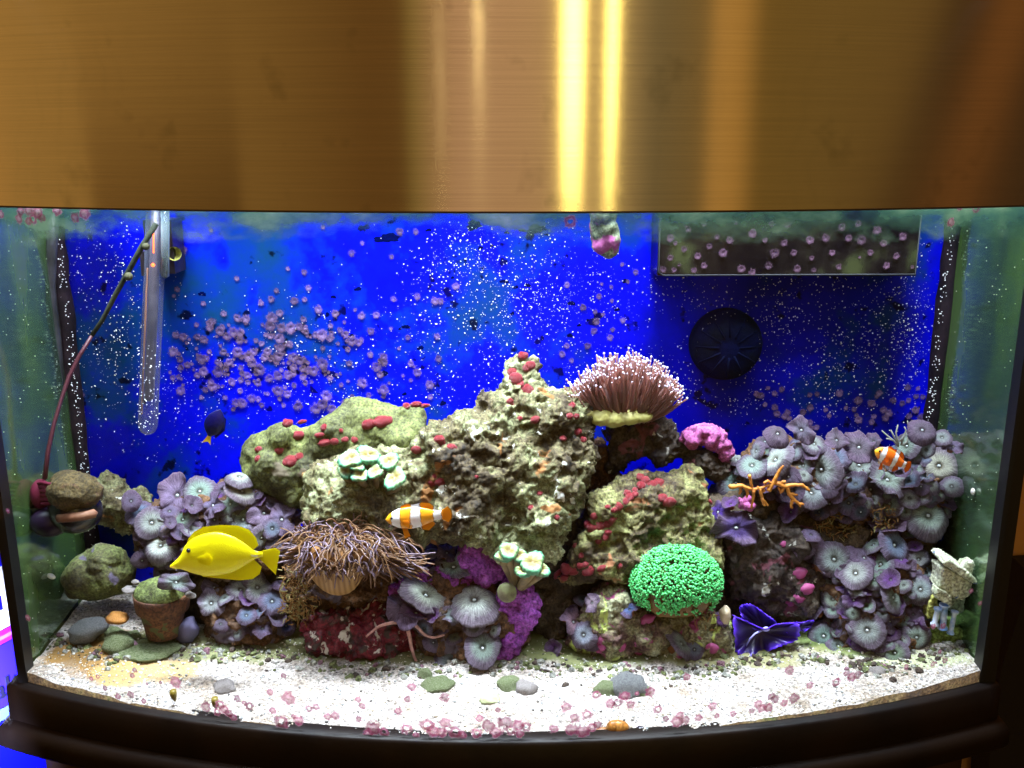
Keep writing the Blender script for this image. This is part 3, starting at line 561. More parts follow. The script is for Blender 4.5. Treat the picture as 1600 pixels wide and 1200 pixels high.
# ------------------------------------------------------------------ mushroom corals
def shroom_mat():
    m, nt, b = new_mat('mushroom_top'); tcn = N(nt, 'ShaderNodeTexCoord'); co = tcn.outputs['Object']; sp = N(nt, 'ShaderNodeSeparateXYZ'); L(nt, co, sp.inputs[0])
    rr_ = math_(nt, 'SQRT', math_(nt, 'ADD', math_(nt, 'POWER', sp.outputs[0], 2), math_(nt, 'POWER', sp.outputs[1], 2)))
    an = math_(nt, 'ARCTAN2', sp.outputs[1], sp.outputs[0])
    oi = N(nt, 'ShaderNodeObjectInfo')
    nz = N(nt, 'ShaderNodeTexNoise'); nz.inputs['Scale'].default_value = 5; nz.inputs['Detail'].default_value = 5; L(nt, co, nz.inputs[0])
    rim = ramp(nt, math_(nt, 'ADD', rr_, math_(nt, 'MULTIPLY', math_(nt, 'SUBTRACT', nz.outputs[0], .5), .35)), [(.42, (0,0,0)), (.80, (1,1,1))])
    rimc = N(nt, 'ShaderNodeMix', data_type='RGBA'); rimc.inputs[0].default_value = .86; L(nt, oi.outputs['Color'], rimc.inputs[6]); rimc.inputs[7].default_value = (.20,.13,.22,1)
    mx = N(nt, 'ShaderNodeMix', data_type='RGBA'); L(nt, rim.outputs[0], mx.inputs[0]); L(nt, oi.outputs['Color'], mx.inputs[6]); L(nt, rimc.outputs[2], mx.inputs[7])
    cvec = N(nt, 'ShaderNodeCombineXYZ'); L(nt, math_(nt, 'MULTIPLY', an, 9), cvec.inputs[0]); L(nt, math_(nt, 'MULTIPLY', rr_, 2.0), cvec.inputs[1])
    st_ = N(nt, 'ShaderNodeTexNoise'); st_.inputs['Scale'].default_value = 1.6; st_.inputs['Detail'].default_value = 3; L(nt, cvec.outputs[0], st_.inputs[0])
    gr = N(nt, 'ShaderNodeTexNoise'); gr.inputs['Scale'].default_value = 16; gr.inputs['Detail'].default_value = 6; gr.inputs['Roughness'].default_value = .7; L(nt, co, gr.inputs[0])
    sr = ramp(nt, math_(nt, 'ADD', math_(nt, 'MULTIPLY', st_.outputs[0], .6), math_(nt, 'MULTIPLY', gr.outputs[0], .4)), [(.36, (.30,.29,.30)), (.5, (.80,.80,.80)), (.64, (1.35,1.4,1.35))])
    m2 = N(nt, 'ShaderNodeMix', data_type='RGBA', blend_type='MULTIPLY'); m2.inputs[0].default_value = .85; L(nt, mx.outputs[2], m2.inputs[6]); L(nt, sr.outputs[0], m2.inputs[7])
    ct = ramp(nt, rr_, [(.085, (1,1,1)), (.11, (0,0,0)), ]); dk_ = ramp(nt, rr_, [(.10, (.35,.28,.22)), (.26, (1,1,1))])
    m3 = N(nt, 'ShaderNodeMix', data_type='RGBA', blend_type='MULTIPLY'); m3.inputs[0].default_value = 1; L(nt, m2.outputs[2], m3.inputs[6]); L(nt, dk_.outputs[0], m3.inputs[7])
    m4 = N(nt, 'ShaderNodeMix', data_type='RGBA'); L(nt, ct.outputs[0], m4.inputs[0]); L(nt, m3.outputs[2], m4.inputs[6]); m4.inputs[7].default_value = (.22,.25,.25,1)
    L(nt, m4.outputs[2], b.inputs['Base Color']); b.inputs['Roughness'].default_value = .38; b.inputs['Specular IOR Level'].default_value = .4
    hh = math_(nt, 'ADD', math_(nt, 'MULTIPLY', st_.outputs[0], .7), gr.outputs[0]); bp = N(nt, 'ShaderNodeBump'); bp.inputs['Strength'].default_value = .9; bp.inputs['Distance'].default_value = .0022; L(nt, hh, bp.inputs['Height']); L(nt, bp.outputs[0], b.inputs['Normal'])
    out = nt.nodes['Material Output']; tl = N(nt, 'ShaderNodeBsdfTranslucent'); L(nt, m4.outputs[2], tl.inputs[0]); ms = N(nt, 'ShaderNodeMixShader'); ms.inputs[0].default_value = .34; L(nt, b.outputs[0], ms.inputs[1]); L(nt, tl.outputs[0], ms.inputs[2]); L(nt, ms.outputs[0], out.inputs[0])
    return m
M['shroom'] = shroom_mat(); M['under'] = flat('mushroom_underside', (.30,.12,.03), .6, var=(60,(.16,.06,.02)), trans=.3)
M['mouth'] = flat('mushroom_mouth', (.50,.56,.58), .2)
def shroom_mesh(seed, cup, lobes, wav, droop):
    rs = random.Random(seed); mb = MB(); nr, na = 13, 44; ph = [rs.uniform(0, 6.28) for _ in range(6)]
    def surf(rn, a, off=0):
        R_ = 1+lobes*(.5*math.sin(2*a+ph[0])+.35*math.sin(3*a+ph[1])+.3*math.sin(5*a+ph[2]))*rn+.025*math.sin(17*a+ph[5])*rn
        z = cup*(rn**2)*.42-droop*max(0, rn-.55)**1.6*1.7+wav*rn**2*(.6*math.sin(3*a+ph[3])+.4*math.sin(5*a+ph[4])+.2*math.sin(9*a+ph[1]))
        z -= .16*math.exp(-(rn/.17)**2)
        z += .022*math.sin(12*a+3*math.sin(5*rn+ph[2]))*rn*(1-rn*.4)+.05*math.sin(7*rn+ph[1]+2*math.sin(a+ph[3]))*rn
        return (rn*R_*math.cos(a), rn*R_*math.sin(a), z-off)
    vs = [surf(0, 0)]
    for i in range(1, nr+1):
        for j in range(na): vs.append(surf(i/nr, 2*PI*j/na))
    fs = [(0, 1+j, 1+(j+1)%na) for j in range(na)]
    for i in range(nr-1):
        for j in range(na): a = 1+i*na+j; b = 1+i*na+(j+1)%na; fs.append((a, a+na, b+na, b))
    mb.add(vs, fs, 0)
    prof = [(.985,.03),(.93,.075),(.7,.12),(.45,.24),(.30,.45),(.27,.85)]; v2 = []
    for rn, off in prof:
        for j in range(na):
            x, y, z = surf(rn, 2*PI*j/na, off); f = 1 if rn > .4 else 1
            v2.append((x, y, z))
    b0 = len(mb.v); f2 = [(i*na+(j+1)%na, i*na+j, (i+1)*na+j, (i+1)*na+(j+1)%na) for i in range(len(prof)-1) for j in range(na)]; mb.add(v2, f2, 1)
    last = 1+(nr-1)*na; fr_ = [(last+(j+1)%na, last+j, b0+j, b0+(j+1)%na) for j in range(na)]; mb.f += fr_; mb.m += [0]*na
    me = mb.mesh('polyp'); me.materials.append(M['shroom']); me.materials.append(M['under']); me.polygons.foreach_set('use_smooth', [True]*len(me.polygons)); return me
SM = {'flat': [shroom_mesh(i, .08, .09, .09, .5) for i in range(6)], 'cup': [shroom_mesh(20+i, .8, .12, .16, 0) for i in range(4)],
      'dome': [shroom_mesh(40+i, -.35, .08, .08, .7) for i in range(5)], 'wavy': [shroom_mesh(60+i, .18, .26, .44, .3) for i in range(6)]}
mm = MB(); mm.ball((0,0,0), (1,1,.8), 10, 7); MOUTH = mm.mesh('mouth'); MOUTH.materials.append(M['mouth']); MOUTH.polygons.foreach_set('use_smooth', [True]*len(MOUTH.polygons))
CG = (.42,.47,.46); CW = (.66,.70,.60); CP = (.27,.21,.34); CB = (.23,.28,.40); CD = (.18,.15,.20); CPG = (.36,.47,.40); CV = (.22,.09,.34)
def polyp(root, px, py, r, kind='flat', col=CG, asp=1.0, up=.35, fall=.08, lift=.30, tilt=(0,0), nw=.40, name='polyp', seed=[0]):
    seed[0] += 1; rs = random.Random(seed[0]*13+5)
    pos, n = hit(root, px, py, fall); s_ = mpp(px, py, pos.y); R_ = r*s_*1.16
    toc = (CAM-pos).normalized(); nn = (n*nw+toc*.30+Vector((tilt[0],0,up+tilt[1]))+Vector((rs.gauss(0,.24), rs.gauss(0,.12), rs.gauss(0,.20)))*(.4 if r > 33 else 1)).normalized()
    me = rs.choice(SM[kind]); o = bpy.data.objects.new(name, me); COL.objects.link(o)
    z = nn; x = Vector((1,0,0)); x = (x-z*x.dot(z)).normalized(); y = z.cross(x)
    spin = rs.uniform(0, 6.28)
    M3 = Matrix((x,y,z)).transposed(); asp2 = asp if asp != 1 else rs.uniform(.82,1.12)
    sc = Matrix.Diagonal((R_, R_*asp2, R_)).to_3x3()
    mw = Matrix.Translation(pos+toc*R_*lift+nn*R_*.12)@(M3@sc@Matrix.Rotation(spin, 3, 'Z')).to_4x4() if asp == 1 else Matrix.Translation(pos+toc*R_*lift+nn*R_*.12)@(M3@sc).to_4x4()
    o.parent = root; o.matrix_local = Matrix.Translation(-root.matrix_world.translation)@mw
    v = rs.uniform(.85, 1.12); o.color = (col[0]*v*rs.uniform(.93,1.07), col[1]*v, col[2]*v*rs.uniform(.93,1.07), 1)
    if r >= 14 and kind != 'cup':
        q = bpy.data.objects.new('mouth', MOUTH); COL.objects.link(q); q.parent = o; k = .075; q.matrix_local = Matrix.Translation((0,0,-.10))@Matrix.Diagonal((k,k,k,1))
    return o
def fill(root, poly, listed, n, rmin, rmax, cols, seed, kinds=('flat','wavy','cup','dome'), gap=.52):
    rs = random.Random(seed); P_ = np.array(poly, float); x0,y0 = P_.min(0); x1,y1 = P_.max(0); got = list(listed); c = 0
    for _ in range(n*40):
        if c >= n: break
        px, py = rs.uniform(x0,x1), rs.uniform(y0,y1)
        if not inside(poly, np.array([[px,py]]))[0]: continue
        r = rs.uniform(rmin, rmax)
        if any((px-a[0])**2+(py-a[1])**2 < ((r+a[2])*gap)**2 for a in got): continue
        got.append((px,py,r)); polyp(root, px, py, r, rs.choice(kinds), rs.choice(cols), lift=.12); c += 1
RM = [(1215,678,20,'dome',CD),(1252,672,18,'wavy',CD),(1212,719,29,'flat',CW),(1224,697,12,'flat',CG),(1272,694,17,'flat',CG),(1241,708,12,'flat',CG),(1284,734,31,'flat',CG),(1270,710,12,'cup',CP),
 (1307,717,20,'dome',CB),(1342,727,25,'dome',CG),(1337,757,18,'cup',CB),(1307,771,12,'cup',CP),(1267,771,27,'flat',CG),(1342,699,22,'wavy',CD),(1307,688,16,'wavy',CD),(1386,750,27,'wavy',CPG),(1417,697,23,'flat',CPG),(1439,690,15,'cup',CP),
 (1441,672,20,'dome',CD),(1467,728,30,'dome',CW),(1489,698,14,'wavy',CP),(1472,684,14,'flat',CG),(1326,786,16,'dome',CB),(1390,787,20,'flat',CPG),(1450,806,32,'dome',CPG),(1385,817,28,'cup',(.20,.12,.14)),(1440,776,14,'flat',CG),(1404,832,6,'cup',CV),
 (1175,728,22,'flat',CPG),(1150,718,16,'flat',CG),(1150,755,26,'dome',(.22,.34,.32)),(1196,752,20,'cup',CV),(1232,745,16,'flat',CP),(1182,705,15,'flat',CG),(1236,800,15,'cup',CV),(1227,778,12,'cup',(.22,.22,.6)),(1195,690,14,'flat',CD),(1368,705,14,'flat',CD),(1310,800,12,'dome',CB),(1345,800,14,'dome',(.10,.12,.16)),(1280,800,13,'dome',(.10,.12,.18)),(1487,760,16,'flat',CG),(1415,800,12,'flat',CG),(1365,690,12,'wavy',CD)]
for a in RM: polyp(rmound, *a)
fill(rmound, [(1135,745),(1180,705),(1240,690),(1340,700),(1440,690),(1485,700),(1480,800),(1440,840),(1300,800),(1180,770)], RM, 80, 8, 19, [CG,CP,CD,CB,CPG], 5)
LM = [(1262,854,20,'wavy',CP),(1267,836,13,'flat',CP),(1303,874,27,'flat',CG),(1397,852,26,'flat',CB),(1365,852,17,'flat',CPG),(1350,872,19,'flat',CP),(1337,896,22,'flat',CG),(1376,882,18,'flat',CPG),(1435,874,17,'flat',CG),(1417,891,14,'wavy',CP),(1430,856,10,'cup',CV),
 (1392,906,14,'cup',CV),(1366,906,15,'flat',CPG),(1438,921,21,'dome',CG),(1302,936,18,'flat',CPG),(1334,938,14,'wavy',CV),(1352,925,9,'cup',CV),(1346,941,7,'cup',CV),(1363,938,10,'flat',CP),(1395,934,24,'flat',CPG),(1402,950,15,'cup',CV),(1427,960,13,'wavy',CP),(1317,961,10,'cup',CV),
 (1355,985,25,'flat',CG),(1432,996,20,'dome',CPG),(1398,1020,20,'flat',(.30,.38,.28)),(1287,994,20,'dome',(.26,.36,.32)),(1310,1010,18,'flat',(.30,.36,.34)),(1273,952,16,'dome',CB),(1325,1034,19,'dome',(.44,.5,.38)),(1447,895,12,'dome',CG),(1325,868,14,'flat',CP),(1412,915,12,'flat',CG),(1450,945,12,'wavy',CP),(1352,1022,14,'dome',(.3,.36,.3)),(1378,960,12,'flat',CG)]
for a in LM: polyp(lomound, *a)
fill(lomound, [(1262,866),(1380,850),(1436,862),(1446,950),(1430,1010),(1330,1034),(1295,1000),(1300,930)], LM, 60, 7, 16, [CG,CP,CPG,CV], 6)
LF = [(205,783,14,'flat',CP),(277,774,26,'wavy',CP),(312,768,24,'flat',CPG),(220,802,20,'flat',CB),(237,817,23,'flat',CG),(265,799,15,'flat',CP),(286,812,17,'flat',CPG),(265,818,9,'cup',CP),(251,853,25,'dome',CW),(283,833,12,'cup',CP),(335,812,16,'wavy',CP),(380,812,23,'flat',CG),
 (333,790,19,'wavy',CP),(360,788,20,'wavy',CPG),(378,768,22,'flat',CW),(374,746,20,'dome',CW),(222,876,14,'dome',CP),(252,893,11,'flat',CD),(347,766,13,'flat',CP),(412,802,22,'wavy',CP),(440,812,20,'wavy',CP),(408,840,20,'flat',CG),(445,792,16,'wavy',CP),(425,826,16,'flat',CB),(300,790,13,'cup',CP),(395,785,14,'flat',CP),(430,850,14,'flat',CD),(268,876,13,'dome',CD),(230,845,12,'cup',CP),(312,815,11,'flat',CP)]
for a in LF: polyp(lmound, *a)
fill(lmound, [(212,808),(240,785),(300,768),(400,760),(455,800),(450,850),(300,890),(225,870)], LF, 62, 7, 17, [CG,CP,CP,CV], 8)
LL = [(335,918,19,'flat',CP),(330,943,18,'wavy',CG),(376,922,20,'flat',CG),(388,938,15,'cup',CV),(385,962,15,'flat',CB),(388,982,12,'wavy',CP),(402,918,20,'wavy',CG),(425,940,19,'flat',CB),(430,966,14,'cup',CP),(410,982,13,'wavy',CP),(447,978,12,'dome',(.05,.07,.22)),(352,935,13,'flat',CG),(372,990,10,'flat',CG),(408,955,13,'cup',CB),(345,975,12,'dome',CD),(438,912,12,'dome',CP)]
for a in LL: polyp(llow, *a)
CE = [(665,931,37,'flat',CW,.72),(741,938,36,'dome',CW),(709,886,28,'wavy',CPG,.7),(633,952,27,'wavy',CP),(650,958,22,'wavy',CV,.55),(636,897,20,'dome',CB,.7),(628,922,12,'flat',CD),(706,962,16,'wavy',CG),(680,962,11,'cup',CV),(740,979,15,'flat',CG),(663,982,12,'flat',CB),(711,997,13,'flat',(.30,.32,.22)),(677,1004,14,'dome',CD),
 (754,1013,25,'flat',(.26,.32,.26)),(706,1034,26,'dome',(.20,.23,.24)),(673,862,11,'dome',(.26,.36,.30)),(698,864,16,'wavy',CD),(688,985,10,'wavy',CP),(722,958,10,'flat',CP),(772,985,11,'flat',CG)]
for a in CE: polyp(cen, a[0], a[1], a[2], a[3], a[4], asp=(a[5] if len(a) > 5 else 1))
for a in [(911,938,13,'flat',CB),(925,942,12,'wavy',(.36,.28,.38)),(896,972,18,'wavy',(.42,.26,.34)),(912,992,20,'dome',(.40,.46,.56)),(1064,1006,25,'flat',CG),(984,953,13,'wavy',(.14,.2,.45)),(900,955,9,'cup',CV),(1038,1036,14,'dome',(.06,.08,.22)),(1126,968,11,'dome',CV),(1085,1015,14,'flat',CB),(925,1005,12,'dome',CD)]: polyp(front, *a)
lowsh = thing('mushroom_coral_colony', at(865,1045,.055), 'grey-green mushroom corals spread on the sand right of centre', 'mushroom coral')
BV[lowsh.name] = BV[front.name]
for a in [(858,1024,19,'wavy',CD),(847,1044,20,'dome',(.34,.42,.32)),(880,1042,23,'dome',(.26,.34,.34)),(905,1046,20,'flat',(.36,.36,.26)),(868,1012,13,'cup',CV)]: polyp(lowsh, *a, fall=.055)
tri = thing('mushroom_coral_colony', at(1030,1067,.03), 'row of pale green rounded mushroom corals on the front sand at right', 'mushroom coral'); BV[tri.name] = BVHTree.FromPolygons([(9,9,9),(9,9,9.1),(9,9.1,9)], [(0,1,2)])
for a in [(1080,1068,29,'dome',(.50,.56,.34)),(1147,1064,27,'dome',(.40,.42,.26)),(1120,1070,14,'dome',(.24,.20,.12)),(1045,1072,12,'dome',(.2,.22,.12))]: polyp(tri, *a, fall=.022, up=.7)
# purple cup beside the olive rock, purple leafy coral
pcup = thing('purple_mushroom_coral', at(1150,850,.07), 'single curled purple mushroom coral right of the bright green coral rock', 'mushroom coral'); BV[pcup.name] = BV[midr.name]
polyp(pcup, 1150, 825, 33, 'wavy', (.12,.07,.26), asp=.72, fall=.075, lift=.5); polyp(pcup, 1122, 800, 16, 'wavy', (.14,.06,.42), fall=.08); polyp(pcup, 1142, 788, 12, 'cup', CV, fall=.08)

# ------------------------------------------------------------------ small red lumps on the rocks
M['redspot'] = flat('red_polyp', (.13,.006,.018), .35, bump=(500,.8,.0009), var=(90,(.26,.018,.02)))
def spot_mesh(seed):
    mb = MB(); mb.ball((0,0,0), (1,1,.5), 14, 8); me = mb.mesh('red_spot'); displace(me, lambda v, n: v*(1+.22*perlin(v*1.6+seed*5))[:,None]); me.materials.append(M['redspot']); me.polygons.foreach_set('use_smooth', [True]*len(me.polygons)); return me
SPM = [spot_mesh(i) for i in range(5)]
def spots(root, lst, name='red_spot', meshes=SPM, asp=None):
    for k, a in enumerate(lst):
        px, py, r = a[:3]; ar = a[3] if len(a) > 3 else random.uniform(.75, 1)
        pos, n = hit(root, px, py); s_ = mpp(px, py, pos.y); R_ = r*s_*1.25; o = bpy.data.objects.new(name, meshes[k%len(meshes)]); COL.objects.link(o)
        z = (n*.7+(CAM-pos).normalized()*.4).normalized(); x = Vector((1,0,.2)); x = (x-z*x.dot(z)).normalized(); M3 = Matrix((x, z.cross(x), z)).transposed()
        o.parent = root; o.matrix_local = Matrix.Translation(-root.matrix_world.translation)@Matrix.Translation(pos)@(M3@Matrix.Diagonal((R_,R_*ar,R_)).to_3x3()).to_4x4()
spots(slab, [(597,659,14,.6),(575,663,9),(507,668,6),(466,680,9,.6),(499,680,7,.5),(449,661,7),(472,659,6,.5),(436,704,6),(455,720,11,.7),(468,713,6),(508,691,10,.5),(522,690,6),(539,687,5),(554,687,5),(650,632,8,.5),(664,634,6,.5),(404,702,5),(403,717,5),(533,673,3),(635,634,5),(448,722,6)])
spots(peak, [(817,556,8,.7),(828,571,7),(823,575,6),(801,582,8),(806,592,9),(812,600,6),(824,609,9),(797,628,5),(686,687,8,.7),(690,693,6),(706,699,8,.6),(650,703,7),(688,752,8,.6),(679,744,5),(676,755,6),(690,756,5),(836,656,7),(812,654,4),(893,633,6),(890,650,5),(898,651,6),(902,675,6),(880,685,5),(800,632,4),(745,745,3),(843,771,4),(829,793,4),(870,809,4),(842,769,3),(911,687,5)])
spots(rslab, [(1030,755,8),(1034,778,7),(1046,785,9,.8),(1008,750,7),(1002,758,6),(983,777,6),(991,766,5),(977,784,6),(967,791,7),(960,797,5),(980,770,5),(949,792,4),(928,807,5),(920,820,7),(925,825,8),(938,822,7),(950,818,7),(957,812,6),(945,838,6),(950,832,5),(935,845,5),(899,853,4),(908,868,4),(884,889,8),(895,892,8,.8),(906,884,5),(914,882,5),(919,892,9,.8),(882,902,6),(940,888,8,.5),(968,884,4),(1110,784,4),(1012,756,4),(992,772,5),(872,897,8),(1000,745,5),(1020,757,6)])
M['pinkspot'] = flat('pink_polyp', (.32,.05,.17), .4, bump=(500,.6,.0006)); pm = spot_mesh(9); pm.materials.clear(); pm.materials.append(M['pinkspot'])
spots(front, [(1012,967,10,.6),(1005,970,5),(1113,1013,8),(942,1010,6),(970,1010,7),(998,1020,5),(935,1016,4),(1122,966,5,.6)], 'pink_spot', [pm]); spots(midr, [(1250,895,9),(1262,920,9,.8),(1248,935,8),(1235,942,6),(1225,850,5)], 'pink_spot', [pm]); spots(anrock, [(637,841,5)], 'pink_spot', [pm])
spots(cen, [(585+5,1000,1)], 'pink_spot', [pm])

# ------------------------------------------------------------------ candy coral heads
def candy_mat():
    m, nt, b = new_mat('mint_coral'); tcn = N(nt, 'ShaderNodeTexCoord'); sp = N(nt, 'ShaderNodeSeparateXYZ'); L(nt, tcn.outputs['Object'], sp.inputs[0])
    rr_ = math_(nt, 'SQRT', math_(nt, 'ADD', math_(nt, 'POWER', sp.outputs[0], 2), math_(nt, 'POWER', sp.outputs[1], 2)))
    r = ramp(nt, rr_, [(.12, (.20,.14,.04)), (.45, (.28,.26,.085)), (.75, (.22,.34,.15)), (1.0, (.08,.28,.15))]); L(nt, r.outputs[0], b.inputs['Base Color']); b.inputs['Roughness'].default_value = .35; b.inputs['Subsurface Weight'].default_value = 0
    no = N(nt, 'ShaderNodeTexNoise'); no.inputs['Scale'].default_value = 14; L(nt, tcn.outputs['Object'], no.inputs[0]); bp = N(nt, 'ShaderNodeBump'); bp.inputs['Strength'].default_value = .4; bp.inputs['Distance'].default_value = .001; L(nt, no.outputs[0], bp.inputs['Height']); L(nt, bp.outputs[0], b.inputs['Normal']); return m
M['candy'] = candy_mat(); M['candy_stalk'] = flat('coral_stalk', (.30,.22,.10), .7, bump=(300,.6,.001), var=(80,(.16,.13,.07)))
def candy_mesh(seed):
    mb = MB(); nr, na = 12, 60; rs = random.Random(seed); ph = [rs.uniform(0,6) for _ in range(4)]; vs = [(0,0,.12)]
    for i in range(1, nr+1):
        t_ = i/nr
        for j in range(na):
            a = 2*PI*j/na; rn = math.sin(t_*PI*.62)/1.0; R_ = rn*(1+.13*math.sin(2*a+ph[0])+.10*math.sin(3*a+ph[1]))*(1+.07*math.sin(15*a)*t_**2)
            z = .12+.42*math.sin(min(t_*1.25, 1)*PI)*(.75+.25*math.sin(3*a+ph[2]))-.75*max(0, t_-.62)**1.1+.05*math.sin(15*a)*t_
            vs.append((R_*math.cos(a), R_*math.sin(a), z))
    fs = [(0,1+j,1+(j+1)%na) for j in range(na)]+[(1+i*na+j, 1+(i+1)*na+j, 1+(i+1)*na+(j+1)%na, 1+i*na+(j+1)%na) for i in range(nr-1) for j in range(na)]
    mb.add(vs, fs, 0); me = mb.mesh('coral_head'); me.materials.append(M['candy']); me.polygons.foreach_set('use_smooth', [True]*len(me.polygons)); return me
def candy(label, heads, Y, base_px, seed):
    root = thing('mint_coral', at(*base_px, Y+.02), label, 'coral')
    for k, (px, py, rx, ry, dy) in enumerate(heads):
        pos = at(px, py, Y+dy); s_ = mpp(px, py, Y+dy); me = candy_mesh(seed+k); o = bpy.data.objects.new('coral_head', me); COL.objects.link(o)
        z = ((CAM-pos).normalized()*.75+Vector((.15*math.sin(k*2.1),0,.75))).normalized(); x = Vector((1,0,0)); x = (x-z*x.dot(z)).normalized(); M3 = Matrix((x, z.cross(x), z)).transposed()
        o.parent = root; o.matrix_local = Matrix.Translation(-root.matrix_world.translation)@Matrix.Translation(pos)@(M3@Matrix.Diagonal((rx*s_, ry*s_*1.15, rx*s_*.8)).to_3x3()).to_4x4()
        mb = MB(); bpos = pos-z*rx*s_*.1; mb.tube([bpos, bpos-z*rx*s_*.7+Vector((0,.003,-.004)), at(*base_px, Y+.03)], [rx*s_*.55, rx*s_*.42, rx*s_*.3], 12); mb.build('stalk', M['candy_stalk'], root)
candy('pale mint-green fluted coral on the left shoulder of the peak rock', [(547,718,17,16,0),(575,712,19,14,.006),(563,743,13,12,-.006),(586,737,12,12,-.004),(607,722,17,13,.004),(617,748,18,17,-.006),(539,737,12,11,.0),(558,728,11,10,-.003)], .052, (590,775), 100)
candy('creamy mint coral with two ruffled heads above the purple crust', [(795,862,17,12,.0),(810,868,14,11,.002),(786,870,14,9,.002),(832,880,20,17,-.004),(844,890,14,13,-.004),(819,891,16,11,-.006)], .030, (808,925), 140)
mb = MB(); lathe(mb, [(.0,0),(.008,.001),(.0098,.003),(.0095,.005),(.004,.010),(.0035,.02)], at(791,927,.034), axis=(.15,.75,-.2), n=28)
o = mb.build('coral_disc', flat('drab_disc', (.20,.22,.10), .6, var=(120,(.12,.10,.06)), bump=(300,.5,.001))); tag(o, 'drab olive disc coral under the creamy mint heads', 'coral')

# ------------------------------------------------------------------ anemone
M['tent'] = flat('anemone_tentacle', (.32,.18,.08), .35, trans=.55, var=(70,(.26,.15,.10))); M['tent_tip'] = flat('tentacle_mauve', (.24,.17,.21), .3, trans=.4)
M['column'] = flat('anemone_column', (.50,.28,.085), .5, trans=.25, var=(45,(.36,.19,.05)), bump=(60,.5,.003)); M['odisc'] = flat('anemone_disc', (.34,.15,.035), .5, trans=.2, var=(60,(.28,.14,.05)), bump=(120,.5,.002))
ane = thing('anemone', at(530,930,.05), 'large brown anemone with a pale tan trunk and long drooping mauve tentacles', 'anemone')
AY = .040
mb = MB(); rows = []
prof = [((530,929),6),((530,926),16),((529,920),25),((528,911),33),((527,901),40),((525,890),47),((524,879),55),((530,866),68)]
na = 48; vs = []
for (c, hw) in prof:
    C_ = at(c[0], c[1], AY); s_ = mpp(c[0], c[1], AY)
    for j in range(na):
        a = 2*PI*j/na; rr2 = hw*s_*(1+.035*math.sin(18*a)); vs.append((C_.x+rr2*math.cos(a), C_.y+.55*rr2*math.sin(a), C_.z))
mb.add(vs, [(i*na+j, i*na+(j+1)%na, (i+1)*na+(j+1)%na, (i+1)*na+j) for i in range(len(prof)-1) for j in range(na)]); mb.build('column', M['column'], ane)
nt_ = M['column'].node_tree; wv_ = N(nt_, 'ShaderNodeTexWave'); wv_.inputs['Scale'].default_value = 62; wv_.inputs['Distortion'].default_value = 2.5; wv_.inputs['Detail'].default_value = 3; tc_ = N(nt_, 'ShaderNodeTexCoord'); mp_ = N(nt_, 'ShaderNodeMapping'); mp_.inputs['Scale'].default_value = (1,.3,.12); L(nt_, tc_.outputs['Object'], mp_.inputs[0]); L(nt_, mp_.outputs[0], wv_.inputs[0]); rv_ = ramp(nt_, wv_.outputs['Fac'], [(0, (.30,.15,.04)), (.6, (.46,.26,.08)), (1, (.54,.32,.11))]); L(nt_, rv_.outputs[0], nt_.nodes['Principled BSDF'].inputs['Base Color'])
mb = MB(); dc = at(545,858,AY+.008); mb.ball(dc, (.052,.030,.020), 40, 20); me_ = mb.build('oral_disc', M['odisc'], ane)
displace(me_.data, lambda v, n: v+n*(.004*fbm(v*60+3,3))[:,None])
def droop_tube(mb, p0, d0, ln, r, rs, mi, grav=.6, curl=.5, seg=9, solid=None):
    p = Vector(p0); d = Vector(d0).normalized(); pts = [p.copy()]; st_ = ln/seg; ax = Vector((rs.uniform(-1,1), rs.uniform(-1,1), rs.uniform(-1,1))).normalized()
    for i in range(seg):
        d = (d+Vector((0,0,-grav/seg*2))+ax*(curl/seg*2)*math.sin(i*.9+rs.uniform(0,.4))).normalized(); p = p+d*st_
        if solid is not None:
            c0, rr0 = solid; q = Vector(((p.x-c0.x)/rr0[0], (p.y-c0.y)/rr0[1], (p.z-c0.z)/rr0[2])); l_ = q.length
            if l_ < 1.0: q = q/l_; p = Vector((c0.x+q.x*rr0[0], c0.y+q.y*rr0[1], c0.z+q.z*rr0[2])); d = (p-pts[-1]).normalized()
        pts.append(p.copy())
    mb.tube(pts, [r*(1.0-.45*i/seg) for i in range(seg+1)], 6, mi)
rs = random.Random(17); mb = MB()
SOL = (dc, (.0535,.0315,.0225))
for k in range(290):
    a = rs.uniform(0, 2*PI); q = rs.random()**.5*.97; x = math.cos(a)*q; y = math.sin(a)*q
    if y > .6: continue
    base = dc+Vector((x*.052, y*.030, .021*math.sqrt(max(0,1-q*q)))); th_ = a+rs.gauss(0,1.3)
    d = Vector((math.cos(th_)+.35, math.sin(th_)*.8-.1, rs.uniform(-.1,.8)))
    droop_tube(mb, base, d, rs.uniform(.022,.046), rs.uniform(.0008,.0012), rs, 0 if rs.random() < .68 else 1, grav=rs.uniform(.5,1.6), curl=rs.uniform(1.5,4.5), seg=14, solid=SOL)
for k in range(26):   # a few standing up along the back and the left end
    x = rs.choice((rs.uniform(-.95,-.7), rs.uniform(-.3,.9))); base = dc+Vector((x*.05, rs.uniform(-.005,.012), .018*math.sqrt(1-x*x))); droop_tube(mb, base, Vector((rs.uniform(-.6,.6), -.1, 1)), rs.uniform(.014,.024), rs.uniform(.0009,.0013), rs, rs.choice((0,1)), grav=.2, curl=rs.uniform(1,2.5), seg=12)
